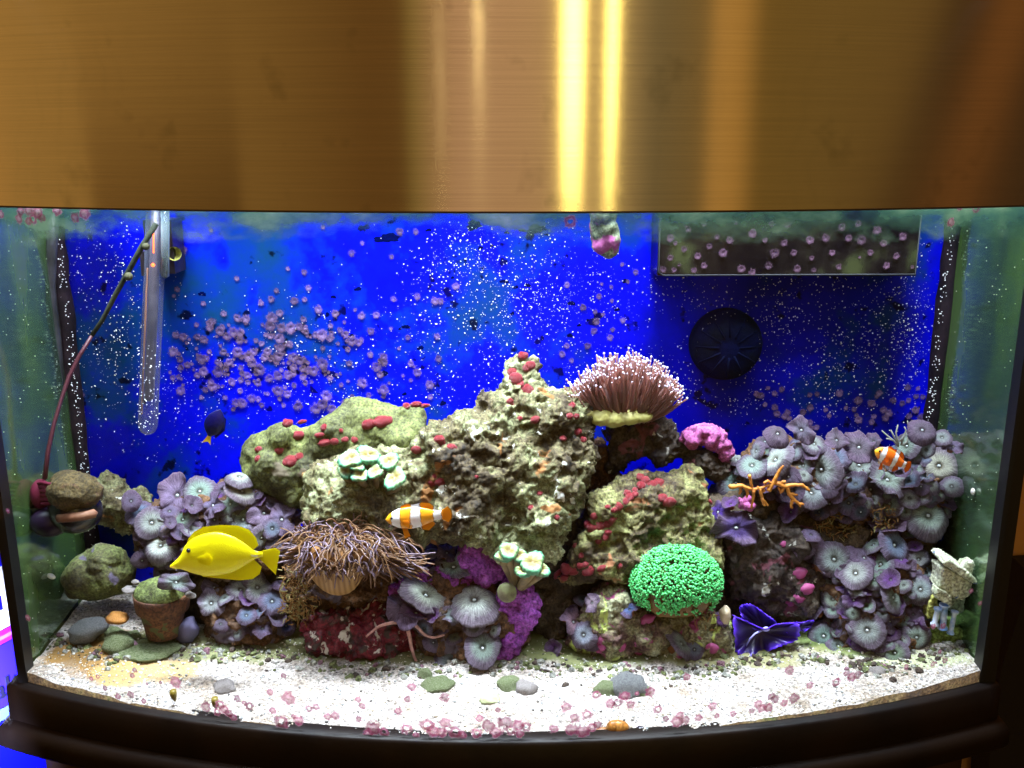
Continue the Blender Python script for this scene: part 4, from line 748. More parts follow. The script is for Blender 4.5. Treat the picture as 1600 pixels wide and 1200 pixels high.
# a skirt of tentacles flowing right and left
for k in range(170):
    t_ = rs.random(); base = dc+Vector((.010+.046*t_, -.016+.018*rs.random()*0-.006*t_, .000+rs.uniform(-.008,.006)-.004*t_)); d = Vector((1.2, -.15+rs.uniform(-.4,.4), rs.uniform(-.45,.4))); droop_tube(mb, base, d, rs.uniform(.014,.034), rs.uniform(.0008,.0012), rs, rs.choice((0,0,1)), grav=.12, curl=rs.uniform(.2,.8))
for k in range(120):   # fringe hiding the edge of the disc
    x = rs.uniform(-.85,.75); base = dc+Vector((x*.05, -.030*math.sqrt(1-x*x)-.001, rs.uniform(-.008,.002))); d = Vector((rs.uniform(-1.2,1.2), -.4, rs.uniform(-.3,.3))); droop_tube(mb, base, d, rs.uniform(.010,.022), rs.uniform(.0008,.0012), rs, 0 if rs.random() < .7 else 1, grav=rs.uniform(.2,.8), curl=rs.uniform(1.5,4), seg=10)
for k in range(60):
    base = dc+Vector((-.020-.028*rs.random(), -.012, rs.uniform(-.006,.008))); d = Vector((-1.2, -.2+rs.uniform(-.3,.3), rs.uniform(-.2,.5))); droop_tube(mb, base, d, rs.uniform(.014,.028), rs.uniform(.0012,.0018), rs, rs.choice((0,1)), grav=.2, curl=rs.uniform(.3,1.2))
tag(mb.build('tentacles', [M['tent'], M['tent_tip']], ane), kind='stuff')
# ------------------------------------------------------------------ torch coral
M['torch'] = flat('torch_tentacle', (.50,.28,.23), .4, trans=.65, var=(50,(.44,.27,.27))); M['tip_white'] = flat('tentacle_tip', (.85,.78,.95), .3, trans=.2)
M['torch_base'] = flat('torch_base', (.46,.44,.12), .6, bump=(150,.6,.002), var=(40,(.32,.28,.10)))
tor = thing('feather_coral', at(975,655,.12), 'feathery brown fan coral with white tentacle tips on the dark ledge', 'coral')
TY = .118; bc = at(975,650,TY); rs = random.Random(23); s_ = mpp(975,620,TY); mb = MB(); tips = MB()
for k in range(640):
    a = rs.uniform(-1.42, 1.42); w = rs.uniform(-1, 1); t_ = rs.random()**.45
    ux = math.sin(a); uz = math.cos(a)
    ex = ux*90*(.80+.22*rs.random()); ez = 18+uz*82*(.72+.28*rs.random())*(1 if t_ > .35 else .75)
    if abs(a) > .95: ez = max(ez, 10+rs.uniform(0,45))
    cl_ = math.sin(a*9+w*3)*5; ex += cl_; end = Vector((bc.x+ex*s_+rs.uniform(-.003,.003), bc.y+w*.030*math.cos(a*.8)-.006, bc.z+ez*s_+rs.uniform(-.004,.004))); st0 = Vector((bc.x+ux*34*s_+rs.uniform(-8,8)*s_, bc.y+w*.012, bc.z-4*s_+rs.uniform(-4,8)*s_))
    mid = st0.lerp(end, .55)+Vector((ux*.004+rs.uniform(-.006,.006), rs.uniform(-.005,.005), -.004*abs(ux)+rs.uniform(-.003,.003)))
    pts = []
    for i in range(7):
        u = i/6; pts.append(st0*(1-u)**2+mid*2*u*(1-u)+end*u*u)
    mb.tube(pts, [.0012,.0012,.0011,.0010,.0009,.0008,.0007], 5)
    tips.ball(end, rs.choice((.0007,.0009,.0012)), 8, 5)
tag(mb.build('tentacles', M['torch'], tor), kind='stuff'); tag(tips.build('tentacle_tips', M['tip_white'], tor), kind='stuff')
mb = MB(); core = Vector((bc.x+.001, bc.y+.004, bc.z+.018)); mb.ball(core, (.030,.016,.026), 28, 16); o = mb.build('core', M['torch'], tor); displace(o.data, lambda v, n: v+n*(.003*fbm(v*90,3))[:,None])
mb = MB()
for (px, py, rx, ry) in ((915,643,16,11),(938,650,22,15),(960,654,20,14),(985,652,20,12),(1005,650,16,10)): mb.ball(at(px,py,TY-.012), (rx*s_, .012, ry*s_), 18, 12)
mm2 = remesh_np(mb, .0013); displace(mm2, rock_fn(.0012,60,.0004,150,.0002,200,.0003,seed=5)); o = link('base', mm2, None); mm2.materials.clear(); mm2.materials.append(M['torch_base']); o.parent = tor; o.location = -tor.matrix_world.translation
# ------------------------------------------------------------------ green bubble-tip dome coral
M['green'] = flat('bright_green_tip', (.11,.68,.20), .4, trans=.12); M['gstalk'] = flat('dome_flesh', (.10,.060,.010), .6, bump=(200,.6,.002), var=(60,(.18,.09,.018)))
gd = thing('green_dome_coral', at(1058,965,.06), 'bright green domed coral on the front rock, right of centre', 'coral')
GY = .050; gc = at(1057,908,GY); s_ = mpp(1057,905,GY); mb = MB(); mb.ball(gc+Vector((0,0,-.002)), (65*s_, .030, 54*s_), 40, 26); o = mb.build('dome', M['gstalk'], gd)
displace(o.data, lambda v, n: v+n*(.003*fbm(v*70+2,3))[:,None])
mb = MB(); stk = MB(); rs = random.Random(31); k = 0; pts_ = []
while k < 3400:
    a = rs.uniform(0, 2*PI); zc = rs.uniform(-.55, 1.0); rr3 = math.sqrt(max(0,1-zc*zc)); d = Vector((math.cos(a)*rr3, math.sin(a)*rr3, zc))
    if d.y > .45: continue
    nv = perlin(np.array([[d.x*2.6+3, d.y*2.6, d.z*2.6]]))[0]
    if (zc < .0 and nv < -.30-.3*zc) or (zc < -.45+.15*d.x and rs.random() < .7): continue
    base = gc+Vector((d.x*65*s_, d.y*.030, d.z*54*s_-.002)); n = Vector((d.x, d.y*1.3, d.z)).normalized(); n = (n+Vector((rs.uniform(-.4,.4), rs.uniform(-.3,.3), rs.uniform(-.25,.35)))).normalized()
    ln = rs.uniform(.0025,.0050); tip = base+n*ln; stk.tube([base, tip], [.0007,.0006], 4, cap=False)
    sd = Vector((rs.uniform(-1,1), rs.uniform(-.3,.3), rs.uniform(-.8,.8))).normalized()*rs.uniform(.0002,.0012); mb.tube([tip-sd*1.4, tip, tip+sd*1.4], [.0008,.00115,.0008], 6, mi=0 if rs.random() < .72 else 1); k += 1
tag(mb.build('green_tips', [M['green'], flat('green_tip_dull', (.10,.40,.11), .4, trans=.2)], gd), kind='stuff'); tag(stk.build('stalks', M['gstalk'], gd), kind='stuff')
# ------------------------------------------------------------------ orange branching coral
M['orange'] = flat('orange_branch', (.62,.24,.03), .55, bump=(500,.6,.0006), var=(120,(.46,.16,.02)))
ob = thing('orange_branching_coral', at(1200,795,.07), 'small orange branching coral in front of the right mushroom colony', 'coral')
def br(pts, r0, r1, Y=.068, dy=0):
    k = len(pts); P_ = [at(p[0], p[1], Y+(p[2] if len(p) > 2 else 0)) for p in pts]; mb = MB()
    Q = []; R_ = []
    for i in range(k-1):
        for j in range(4):
            u = j/4; Q.append(P_[i].lerp(P_[i+1], u)+Vector((random.uniform(-.0004,.0004),)*3)); R_.append((r0+(r1-r0)*(i+u)/(k-1))*.0006*random.uniform(.85,1.15))
    Q.append(P_[-1]); R_.append(r1*.0006); mb.tube(Q, R_, 8); return mb.build('branch', M['orange'], ob)
for a in ([(1200,768),(1207,757),(1213,745),(1218,735),(1224,728)], [(1140,761),(1148,760),(1158,759),(1168,762),(1178,765),(1190,762),(1204,757),(1214,755)], [(1213,755),(1226,760),(1240,758),(1252,757),(1260,763),(1264,767)], [(1171,742),(1173,752),(1176,764)],
          [(1188,763),(1190,775),(1193,787),(1196,790)], [(1178,765),(1177,778),(1174,794)], [(1230,761),(1233,772),(1240,780),(1248,787),(1251,791)], [(1228,752),(1222,753),(1214,756)], [(1194,755),(1200,751),(1206,755)], [(1166,762),(1168,772),(1166,777)], [(1233,772),(1246,773)], [(1238,780),(1236,790),(1238,794)], [(1248,787),(1256,788)], [(1157,760),(1157,768),(1155,772)], [(1190,778),(1200,790)], [(1195,765),(1190,770),(1184,760)], [(1226,760),(1220,770),(1216,762)]):
    br(a, 4.2 if len(a) > 4 else 3.0, 1.8)
# ------------------------------------------------------------------ purple leafy coral (blue-violet ruffled sheet)
def leaf_mat():
    m, nt, b = new_mat('violet_leaf'); at_ = N(nt, 'ShaderNodeAttribute'); at_.attribute_name = 'edge'
    r = ramp(nt, at_.outputs['Fac'], [(.0, (.05,.035,.085)), (.55, (.035,.022,.10)), (.88, (.05,.018,.28)), (1.0, (.16,.05,.95))]); L(nt, r.outputs[0], b.inputs['Base Color']); b.inputs['Roughness'].default_value = .3
    tl = N(nt, 'ShaderNodeBsdfTranslucent'); L(nt, r.outputs[0], tl.inputs[0]); ms = N(nt, 'ShaderNodeMixShader'); ms.inputs[0].default_value = .35; out = nt.nodes['Material Output']; L(nt, b.outputs[0], ms.inputs[1]); L(nt, tl.outputs[0], ms.inputs[2]); L(nt, ms.outputs[0], out.inputs[0]); return m
M['leaf'] = leaf_mat()
lf = thing('violet_leaf_coral', at(1195,1015,.055), 'ruffled blue-violet leaf coral on the sand right of the front rock', 'coral')
def leaf(cx, cy, outline, Yc, Yedge, seed):
    n = len(outline); na, nr = 72, 14; mb = MB(); rs = random.Random(seed); ph = rs.uniform(0,6); vs = []; E = []
    c = at(cx, cy, Yc); vs.append(c); E.append(0)
    for i in range(1, nr+1):
        t_ = i/nr
        for j in range(na):
            u = j/na*n; k = int(u)%n; f = u-int(u); p0, p1, p2, p3 = (outline[(k+d)%n] for d in (-1,0,1,2))
            cr = lambda a0,a1,a2,a3: .5*((2*a1)+(-a0+a2)*f+(2*a0-5*a1+4*a2-a3)*f*f+(-a0+3*a1-3*a2+a3)*f**3)
            ox, oy = cr(p0[0],p1[0],p2[0],p3[0]), cr(p0[1],p1[1],p2[1],p3[1]); jag = 1+.03*math.sin(j*2.7)*(t_ > .9)
            px, py = cx+(ox-cx)*t_*jag, cy+(oy-cy)*t_*jag; Y = Yc+(Yedge-Yc)*t_**1.4+.0042*math.sin(5*2*PI*j/na+ph)*t_**2+.0030*math.sin(9*2*PI*j/na+ph*2+3*t_)*t_**2+.0012*math.sin(19*2*PI*j/na+ph)*t_**3
            vs.append(at(px, py, Y)); E.append(t_)
    fs = [(0,1+j,1+(j+1)%na) for j in range(na)]+[(1+i*na+j, 1+(i+1)*na+j, 1+(i+1)*na+(j+1)%na, 1+i*na+(j+1)%na) for i in range(nr-1) for j in range(na)]
    mb.add(vs, fs); o = mb.build('leaf', M['leaf'], lf); ca = o.data.attributes.new('edge', 'FLOAT', 'POINT'); ca.data.foreach_set('value', E); md = o.modifiers.new('s', 'SOLIDIFY'); md.thickness = .0008
leaf(1193,982, [(1145,962),(1158,966),(1155,950),(1163,944),(1178,946),(1198,960),(1213,972),(1212,985),(1196,982),(1180,984)], .066, .060, 1)
leaf(1190,985, [(1146,965),(1170,972),(1195,982),(1212,975),(1240,973),(1250,980),(1245,1000),(1225,1008),(1205,1016),(1185,1024),(1163,1028),(1150,1018),(1148,1000)], .060, .046, 2)
leaf(1250,980, [(1225,975),(1240,972),(1256,972),(1271,969),(1268,978),(1258,987),(1248,985),(1240,990),(1228,988)], .058, .056, 3)
mb = MB(); mb.tube([at(1166,1009,.050), at(1172,998,.047), at(1180,990,.047), at(1192,984,.050)], [.0006,.0009,.0009,.0012], 6); mb.ball(at(1197,983,.050), (.004,.002,.0025), 12, 8); mb.build('mouth_fold', flat('pale_violet', (.35,.34,.85), .3), lf)
# ------------------------------------------------------------------ brittle star
M['star'] = flat('brittle_star_skin', (.56,.30,.27), .6, bump=(900,.8,.0006), var=(200,(.34,.18,.16)))
bs = thing('brittle_star', at(631,980,.046), 'thin-armed pinkish brittle star sprawled in front of the centre corals', 'starfish')
def arm(pts, Y):
    P_ = [at(x, y, Y) for x, y in pts]; Q = []; n = len(P_)
    for i in range(n-1):
        p0, p1, p2, p3 = P_[max(i-1,0)], P_[i], P_[i+1], P_[min(i+2,n-1)]
        for j in range(8):
            f = j/8; Q.append(.5*((2*p1)+(-p0+p2)*f+(2*p0-5*p1+4*p2-p3)*f*f+(-p0+3*p1-3*p2+p3)*f**3))
    Q.append(P_[-1]); k = len(Q); mb = MB(); mb.tube(Q, [(.0021-.0012*i/k)*(1+.10*(i%2)) for i in range(k)], 8); mb.build('arm', M['star'], bs)
arm([(634,979),(622,973),(608,974),(592,979),(580,988),(572,995)], .040); arm([(634,978),(644,974),(654,982),(664,992),(678,996),(694,992)], .040); arm([(636,980),(640,995),(643,1012),(648,1028),(654,1038),(664,1041)], .040); arm([(632,978),(626,970),(628,962)], .046); arm([(634,976),(630,968),(621,964)], .048)
mb = MB(); mb.ball(at(633,979,.041), (.0042,.0030,.0036), 16, 10); mb.build('disc', M['star'], bs)

# ------------------------------------------------------------------ fish
def col_mat(name, rough=.35, trans=0.0, bump=None):
    m, nt, b = new_mat(name); a = N(nt, 'ShaderNodeAttribute'); a.attribute_name = 'tint'; L(nt, a.outputs['Color'], b.inputs['Base Color']); b.inputs['Roughness'].default_value = rough
    tcn = N(nt, 'ShaderNodeTexCoord'); no = N(nt, 'ShaderNodeTexVoronoi'); no.inputs['Scale'].default_value = 900; L(nt, tcn.outputs['Object'], no.inputs['Vector']); bp = N(nt, 'ShaderNodeBump'); bp.inputs['Strength'].default_value = .3; bp.inputs['Distance'].default_value = .0005; L(nt, no.outputs[0], bp.inputs['Height']); L(nt, bp.outputs[0], b.inputs['Normal'])
    if trans:
        tl = N(nt, 'ShaderNodeBsdfTranslucent'); L(nt, a.outputs['Color'], tl.inputs[0]); ms = N(nt, 'ShaderNodeMixShader'); ms.inputs[0].default_value = trans; out = nt.nodes['Material Output']; L(nt, b.outputs[0], ms.inputs[1]); L(nt, tl.outputs[0], ms.inputs[2]); L(nt, ms.outputs[0], out.inputs[0])
    return m
M['fish'] = col_mat('fish_skin'); M['fin'] = col_mat('fish_fin', .4, .45); M['eye'] = flat('fish_eye', (.01,.01,.012), .1)
def interp(pts, t_):
    xs = [p[0] for p in pts]; return np.interp(t_, xs, [p[1] for p in pts])
def smooth_interp(pts, t_):
    """monotone-ish cubic through points"""
    xs = [p[0] for p in pts]; ys = [p[1] for p in pts]; i = max(0, min(len(xs)-2, int(np.searchsorted(xs, t_))-1)); h = xs[i+1]-xs[i]; f = (t_-xs[i])/h
    m0 = (ys[i+1]-ys[i-1])/(xs[i+1]-xs[i-1])*h if i > 0 else (ys[i+1]-ys[i]); m1 = (ys[i+2]-ys[i])/(xs[i+2]-xs[i])*h if i+2 < len(xs) else (ys[i+1]-ys[i])
    return (2*f**3-3*f*f+1)*ys[i]+(f**3-2*f*f+f)*m0+(-2*f**3+3*f*f)*ys[i+1]+(f**3-f*f)*m1
def set_tint(o, cols):
    ca = o.data.attributes.new('tint', 'FLOAT_COLOR', 'POINT'); ca.data.foreach_set('color', [c for k in cols for c in (*k, 1)])
def fish_body(root, T3, top, bot, wid, colf, n=60, na=28):
    """top/bot: [(x,z)] outlines in local fish units (x from nose to tail), wid: half widths; T3 maps local (x,side,z) to world"""
    x0, x1 = top[0][0], top[-1][0]; vs = []; cols = []
    for i in range(n+1):
        u = i/n; x = x0+(x1-x0)*(1-math.cos(u*PI*.5) if False else u**1.15); zt = smooth_interp(top, x); zb = smooth_interp(bot, x); w = max(smooth_interp(wid, x), 1e-4); zc = (zt+zb)/2; h = max((zt-zb)/2, 1e-4)
        for j in range(na):
            a = 2*PI*j/na; cz, sy = math.cos(a), math.sin(a); yy = w*math.copysign(abs(sy)**.9, sy)*(1-.15*abs(cz)); zz = zc+h*cz; vs.append(T3(x, yy, zz)); cols.append(colf(x, zz))
    vs.append(T3(x0-.004, 0, (top[0][1]+bot[0][1])/2)); cols.append(colf(x0, 0)); vs.append(T3(x1, 0, (top[-1][1]+bot[-1][1])/2)); cols.append(colf(x1, 0)); q = len(vs)
    fs = [(i*na+j, i*na+(j+1)%na, (i+1)*na+(j+1)%na, (i+1)*na+j) for i in range(n) for j in range(na)]+[(q-2, (j+1)%na, j) for j in range(na)]+[(n*na+j, n*na+(j+1)%na, q-1) for j in range(na)]
    mb = MB(); mb.add(vs, fs); o = mb.build('body', M['fish'], root); set_tint(o, cols); return o
def fish_fin(root, T3, name, base, edge, colf, side0=0, side1=0, rays=26, th=.0005):
    """ruled fin between base and edge polylines, with raised rays"""
    def along(pl, u):
        d = [0]
        for a, b in zip(pl, pl[1:]): d.append(d[-1]+math.hypot(b[0]-a[0], b[1]-a[1]))
        t_ = u*d[-1]; k = max(0, min(len(pl)-2, int(np.searchsorted(d, t_))-1)); f = (t_-d[k])/max(d[k+1]-d[k], 1e-9); return (pl[k][0]+(pl[k+1][0]-pl[k][0])*f, pl[k][1]+(pl[k+1][1]-pl[k][1])*f)
    nu, nv = rays*2, 8; vs = []; cols = []
    for sgn in (1, -1):
        for i in range(nu+1):
            b, e = along(base, i/nu), along(edge, i/nu); e = (b[0]+(e[0]-b[0])*(1-.025*(i%2)), b[1]+(e[1]-b[1])*(1-.025*(i%2)))
            for j in range(nv+1):
                v_ = j/nv; x = b[0]+(e[0]-b[0])*v_; z = b[1]+(e[1]-b[1])*v_; tk = th*(1.0 if i%2 == 0 else .45)*(1-.6*v_); s_y = side0+(side1-side0)*v_+.0004*math.sin(i*.8)*v_/.0006*0
                vs.append((x, s_y, z, sgn*tk)); cols.append(colf(x, z, v_))
    W_ = []
    for (x, sy, z, tk) in vs: W_.append(T3(x, sy, z)+T3.side*tk)
    m_ = (nu+1)*(nv+1); fs = []
    for s0 in (0, m_):
        for i in range(nu):
            for j in range(nv): a = s0+i*(nv+1)+j; f = (a, a+nv+1, a+nv+2, a+1); fs.append(f if s0 else f[::-1])
    mb = MB(); mb.add(W_, fs); o = mb.build(name, M['fin'], root); set_tint(o, cols); return o
class Map:
    """local fish units (pixels of the photo relative to a point) -> world, at depth Y, flank turned by yaw"""
    def __init__(s, nose, tail, Y, flip=1, yaw=0):
        s.n = Vector((nose[0], nose[1])); d = Vector((tail[0]-nose[0], tail[1]-nose[1])); s.L = d.length; s.u = d/s.L; s.v = Vector((s.u.y, -s.u.x)); s.Y = Y; s.sc = mpp(nose[0], nose[1], Y); s.side = Vector((math.sin(yaw), -math.cos(yaw), 0)); s.yaw = yaw
    def __call__(s, x, side, z):
        q = s.n+s.u*(x*s.L)+s.v*(z*s.L); p = at(q.x, q.y, s.Y); return p+s.side*(side*s.L*s.sc)+Vector((0, math.tan(s.yaw)*(x-.5)*s.L*s.sc, 0))
def eye(root, T3, x, z, r, w, ring=(.9,.6,.1)):
    mb = MB()
    for sgn in (1, -1): mb.ball(T3(x, sgn*w, z), r, 14, 9)
    mb.build('eye', M['eye'], root)
# yellow tang, measured in photo pixels relative to the snout (266,885), body axis level
YF = .008
tang = thing('yellow_fish', at(340,870,YF), 'bright yellow disc-shaped fish swimming left', 'fish')
Tm = Map((266,885),(437,885),YF); pxl = lambda x, y: ((x-266)/171, (885-y)/171)
top = [pxl(*p) for p in ((266,883),(274,876),(282,867),(289,853),(300,842),(318,834),(340,831),(365,838),(385,850),(396,859),(404,862),(411,862))]
bot = [pxl(*p) for p in ((266,887),(274,889),(282,889),(289,891),(300,895),(318,899),(340,899),(365,893),(385,882),(396,875),(404,871),(411,870))]
wid = [(0,.008),(.05,.022),(.10,.035),(.2,.055),(.35,.066),(.5,.060),(.65,.042),(.76,.022),(.81,.014),(.85,.010)]
Yc_ = (.95,.88,.004); Yd_ = (.90,.74,.004)
def ty(x, z, v=0):
    f = .5+.5*math.sin(x*9+z*14); f = min(1.6, f+(.7*(math.sin(x*230+z*60) > .5) if v > 0 else 0)); return tuple(Yc_[i]*(1-.25*f)+Yd_[i]*.25*f for i in range(3))
def tyb(x, z, v=0):
    c = ty(x, z)
    if abs(x-.772) < .030 and abs(z-.103) < .007: return (.9,.85,.6)
    return c
fish_body(tang, Tm, top, bot, wid, tyb, n=80)
fish_fin(tang, Tm, 'dorsal_fin', [pxl(*p) for p in ((292,850),(304,841),(318,835),(340,832),(365,838),(385,850),(396,859))], [pxl(*p) for p in ((294,842),(303,831),(318,823),(345,820),(372,821),(390,828),(400,840),(404,852))], ty)
fish_fin(tang, Tm, 'anal_fin', [pxl(*p) for p in ((312,897),(340,898),(365,892),(385,881),(396,874))], [pxl(*p) for p in ((318,901),(345,904),(375,907),(395,905),(406,897),(409,886))], ty)
fish_fin(tang, Tm, 'tail_fin', [pxl(*p) for p in ((404,862),(405,867),(404,871))], [pxl(*p) for p in ((431,856),(438,861),(435,877),(433,888),(431,898))], ty, rays=16)
fish_fin(tang, Tm, 'pectoral_fin', [pxl(*p) for p in ((312,866),(313,874))], [pxl(*p) for p in ((330,858),(337,868),(332,878))], ty, side0=.062, side1=.085, rays=10)
eye(tang, Tm, *pxl(297,857), .0020, .043); 
mb = MB(); mb.tube([Tm(.004,.008,.006), Tm(.03,.017,.004), Tm(.045,.022,-.004)], .0004, 5); mb.build('mouth_line', flat('mouth_shade', (.55,.32,.01), .5), tang)
# clownfish
OR = (.86,.25,.012); ORD = (.80,.13,.008); WH = (.86,.84,.86); BK = (.02,.012,.01); YE = (.92,.42,.01)
def clown(label, nose, tail, Y, deep, ocol, headcol, bands, seed, yaw=0, fins=True):
    root = thing('clownfish', at((nose[0]+tail[0])/2, (nose[1]+tail[1])/2, Y), label, 'fish', 'clownfish'); T = Map(nose, tail, Y, yaw=yaw); k = deep
    top = [(0,.012),(.04,.06*k),(.10,.105*k),(.2,.145*k),(.33,.165*k),(.48,.155*k),(.62,.12*k),(.74,.08*k),(.82,.068*k),(.86,.066*k)]
    bot = [(0,-.012),(.04,-.055*k),(.10,-.095*k),(.2,-.14*k),(.33,-.165*k),(.48,-.155*k),(.62,-.115*k),(.74,-.075*k),(.82,-.065*k),(.86,-.063*k)]
    wid = [(0,.012),(.04,.045),(.1,.065),(.2,.085),(.33,.09),(.5,.075),(.65,.05),(.8,.022),(.86,.015)]
    def cf(x, z, v=0):
        c = ocol
        if x < bands[0][0]: c = tuple(headcol[i]*(1-x/.15)+ocol[i]*(x/.15) for i in range(3)) if x < .15 else ocol
        x = x+.006*math.sin(z*75)+.004*math.sin(z*140+2)
        for (a, b, bulge) in bands:
            m = bulge*math.exp(-(z/.08)**2); lo, hi = a-m*.8-.0, b+m*.0
            if lo <= x-bulge*.0 <= hi: return WH
            if abs(x-lo) < .010 or abs(x-hi) < .010: return tuple(.35*c[i] for i in range(3))
        return c
    fish_body(root, T, top, bot, wid, cf, n=110, na=30)
    def ff(x, z, v=0):
        c = cf(x, z); return tuple(BK[i]*.8+.2*c[i] for i in range(3)) if v > .88 else c
    fish_fin(root, T, 'dorsal_fin', [(.22,.14*k),(.33,.16*k),(.42,.158*k),(.52,.145*k),(.62,.115*k),(.72,.08*k)], [(.25,.19*k),(.34,.215*k),(.43,.19*k),(.56,.215*k),(.68,.20*k),(.76,.12*k)], ff, rays=20)
    fish_fin(root, T, 'anal_fin', [(.50,-.15*k),(.60,-.12*k),(.70,-.085*k)], [(.54,-.20*k),(.64,-.22*k),(.75,-.13*k)], ff, rays=12)
    fish_fin(root, T, 'tail_fin', [(.84,.06*k),(.85,0),(.84,-.06*k)], [(.95,.125*k),(1.0,.06*k),(1.01,0),(1.0,-.06*k),(.95,-.125*k)], ff, rays=12)
    fish_fin(root, T, 'pelvic_fin', [(.24,-.15*k),(.31,-.16*k)], [(.27,-.30*k),(.36,-.27*k)], ff, rays=8, side0=.02, side1=.05)
    fish_fin(root, T, 'pectoral_fin', [(.26,-.01),(.26,-.07*k)], [(.36,.02),(.40,-.04*k),(.36,-.11*k)], ff, rays=9, side0=.088, side1=.13)
    eye(root, T, .095, .035*k, .0011 if k > 1.2 else .0013, .056); return root
clown('orange and white clownfish hovering beside the anemone in the centre', (603,812), (706,803), .012, 1.0, (.88,.36,.012), YE, ((.11,.22,.03),(.40,.53,.03),(.74,.84,.02)), 1)
clown('small orange clownfish with a yellow face among the right-hand mushroom corals', (1367,704), (1422,731), .060, 1.32, (.85,.17,.01), (1.0,.55,.02), ((.17,.26,.06),(.50,.60,.03),(.80,.87,.02)), 2)
# small blue tang seen against the back
bt = thing('blue_fish', at(335,662,.12), 'small dark blue fish with a yellow tail hiding against the blue back', 'fish'); T = Map((344,640),(322,694),.125)
BL = (.0008,.001,.06); top = [(0,.02),(.08,.12),(.25,.24),(.45,.27),(.62,.20),(.74,.07),(.80,.05)]; bot = [(0,-.02),(.08,-.12),(.25,-.24),(.45,-.27),(.62,-.20),(.74,-.07),(.80,-.05)]; wid = [(0,.02),(.2,.08),(.45,.09),(.7,.04),(.8,.02)]
fish_body(bt, T, top, bot, wid, lambda x, z: BL if x < .77 else (.85,.6,.03), n=40)
fish_fin(bt, T, 'tail_fin', [(.78,.05),(.79,0),(.78,-.05)], [(.98,.12),(.92,.02),(.94,-.02),(1.0,-.12)], lambda x, z, v=0: (.9,.62,.03), rays=8)
fish_fin(bt, T, 'dorsal_fin', [(.15,.18),(.45,.26),(.7,.12)], [(.18,.25),(.48,.33),(.76,.18)], lambda x, z, v=0: (.004,.004,.12), rays=14)

# ------------------------------------------------------------------ heater, probe cable, pump at the left
def clearish(name, col, alpha, rough=.1):
    m, nt, b = new_mat(name); b.inputs['Base Color'].default_value = (*col, 1); b.inputs['Roughness'].default_value = rough; tr = N(nt, 'ShaderNodeBsdfTransparent'); ms = N(nt, 'ShaderNodeMixShader'); lw = N(nt, 'ShaderNodeLayerWeight'); lw.inputs[0].default_value = .35
    f = math_(nt, 'MINIMUM', math_(nt, 'ADD', math_(nt, 'MULTIPLY', lw.outputs['Facing'], .8), alpha), 1.0); L(nt, f, ms.inputs[0]); L(nt, tr.outputs[0], ms.inputs[1]); L(nt, b.outputs[0], ms.inputs[2]); L(nt, ms.outputs[0], nt.nodes['Material Output'].inputs[0]); return m
M['tube_glass'] = clearish('heater_glass', (.20,.22,.34), .16); M['core'] = flat('heater_core', (.09,.08,.11), .4, var=(40,(.20,.18,.22)))
ht = thing('aquarium_heater', at(232,680,.13), 'glass tube heater with a red indicator light hanging at the left', 'heater')
HY = .128
mb = MB(); a_, b_ = at(245,325,HY), at(231,668,HY); ax = (b_-a_); ln = ax.length; prof = [(.0098,0),(.0098,ln*.98),(.0092,ln*1.0),(.0070,ln*1.02),(.0035,ln*1.03),(.0001,ln*1.034)]; lathe(mb, prof, a_, ax, 32); mb.build('glass_tube', M['tube_glass'], ht)
mb = MB(); mb.tube([a_.lerp(b_, .0), a_.lerp(b_, .45), a_.lerp(b_, .86)], [.0050,.0050,.0050], 14); mb.build('heating_core', M['core'], ht)
M['orangebit'] = flat('copper_strip', (.40,.16,.05), .5)
mb = MB(); mb.tube([a_.lerp(b_, .26)+Vector((-.0058,-.003,0)), a_.lerp(b_, .93)+Vector((-.0058,-.003,0))], .0011, 8); mb.build('copper_strip', M['orangebit'], ht)
mb = MB(); c_ = at(239,414,HY-.0115); mb.ball(c_, .0018, 12, 8); mb.tube([at(240,350,HY-.0112), at(240,395,HY-.0112)], .0006, 6); mb.build('indicator_light', flat('red_led', (.9,.05,.01), .3, emis=((1,.10,.02), 6)), ht)
M['bracket'] = flat('bracket_plastic', (.02,.015,.02), .4, bump=(200,.4,.001))
mb = MB(); p0, p1 = at(216,345,HY-.001), at(268,430,HY-.001); mb.box((p0.x,HY+.010,p1.z),(p1.x,BACK-.002,p0.z)); q0 = at(216,392,HY); mb.box((p0.x,HY-.006,p1.z),(p0.x+.004,HY+.010,q0.z)); mb.build('bracket', M['bracket'], ht, smooth=False)
mb = MB(); mb.tube([at(258,325,HY-.004), at(258,431,HY-.004)], .0042, 12); mb.build('bracket_tube', clearish('bracket_clear', (.20,.26,.28), .45), ht)
mb = MB(); lathe(mb, [(.0001,-.006),(.003,-.006),(.006,-.001),(.007,.002)], at(272,396,HY+.01), (.4,-1,0), 18); mb.build('suction_cup', flat('old_suction_cup', (.42,.42,.10), .5), ht)
pp = thing('round_pump', at(110,800,.11), 'round dark circulation pump overgrown with brown algae at the left end', 'pump')
PY = .058; s_ = mpp(110,790,PY)
M['pumpdark'] = flat('pump_body', (.012,.010,.014), .25); M['pumpalg'] = rock_mat('pump_algae', [(.02,.012,.008), (.06,.042,.015), (.10,.07,.022), (.12,.045,.035)], s1=60, bumpd=.003)
mb = MB(); mb.ball(at(118,798,PY), (41*s_, .022, 36*s_), 32, 20); mb.build('motor_body', M['pumpdark'], pp)
mb = MB(); mb.ball(at(117,768,PY-.006), (41*s_, .020, 30*s_), 36, 22); o = mb.build('guard', M['pumpalg'], pp); displace(o.data, lambda v, n: v+n*(.0022*fbm(v*140,4)+.0012*perlin(v*600))[:,None])
mb = MB(); mb.ball(at(105,752,PY+.012), (26*s_, .014, 18*s_), 28, 16); mb.build('rear_cap', M['pumpalg'], pp)
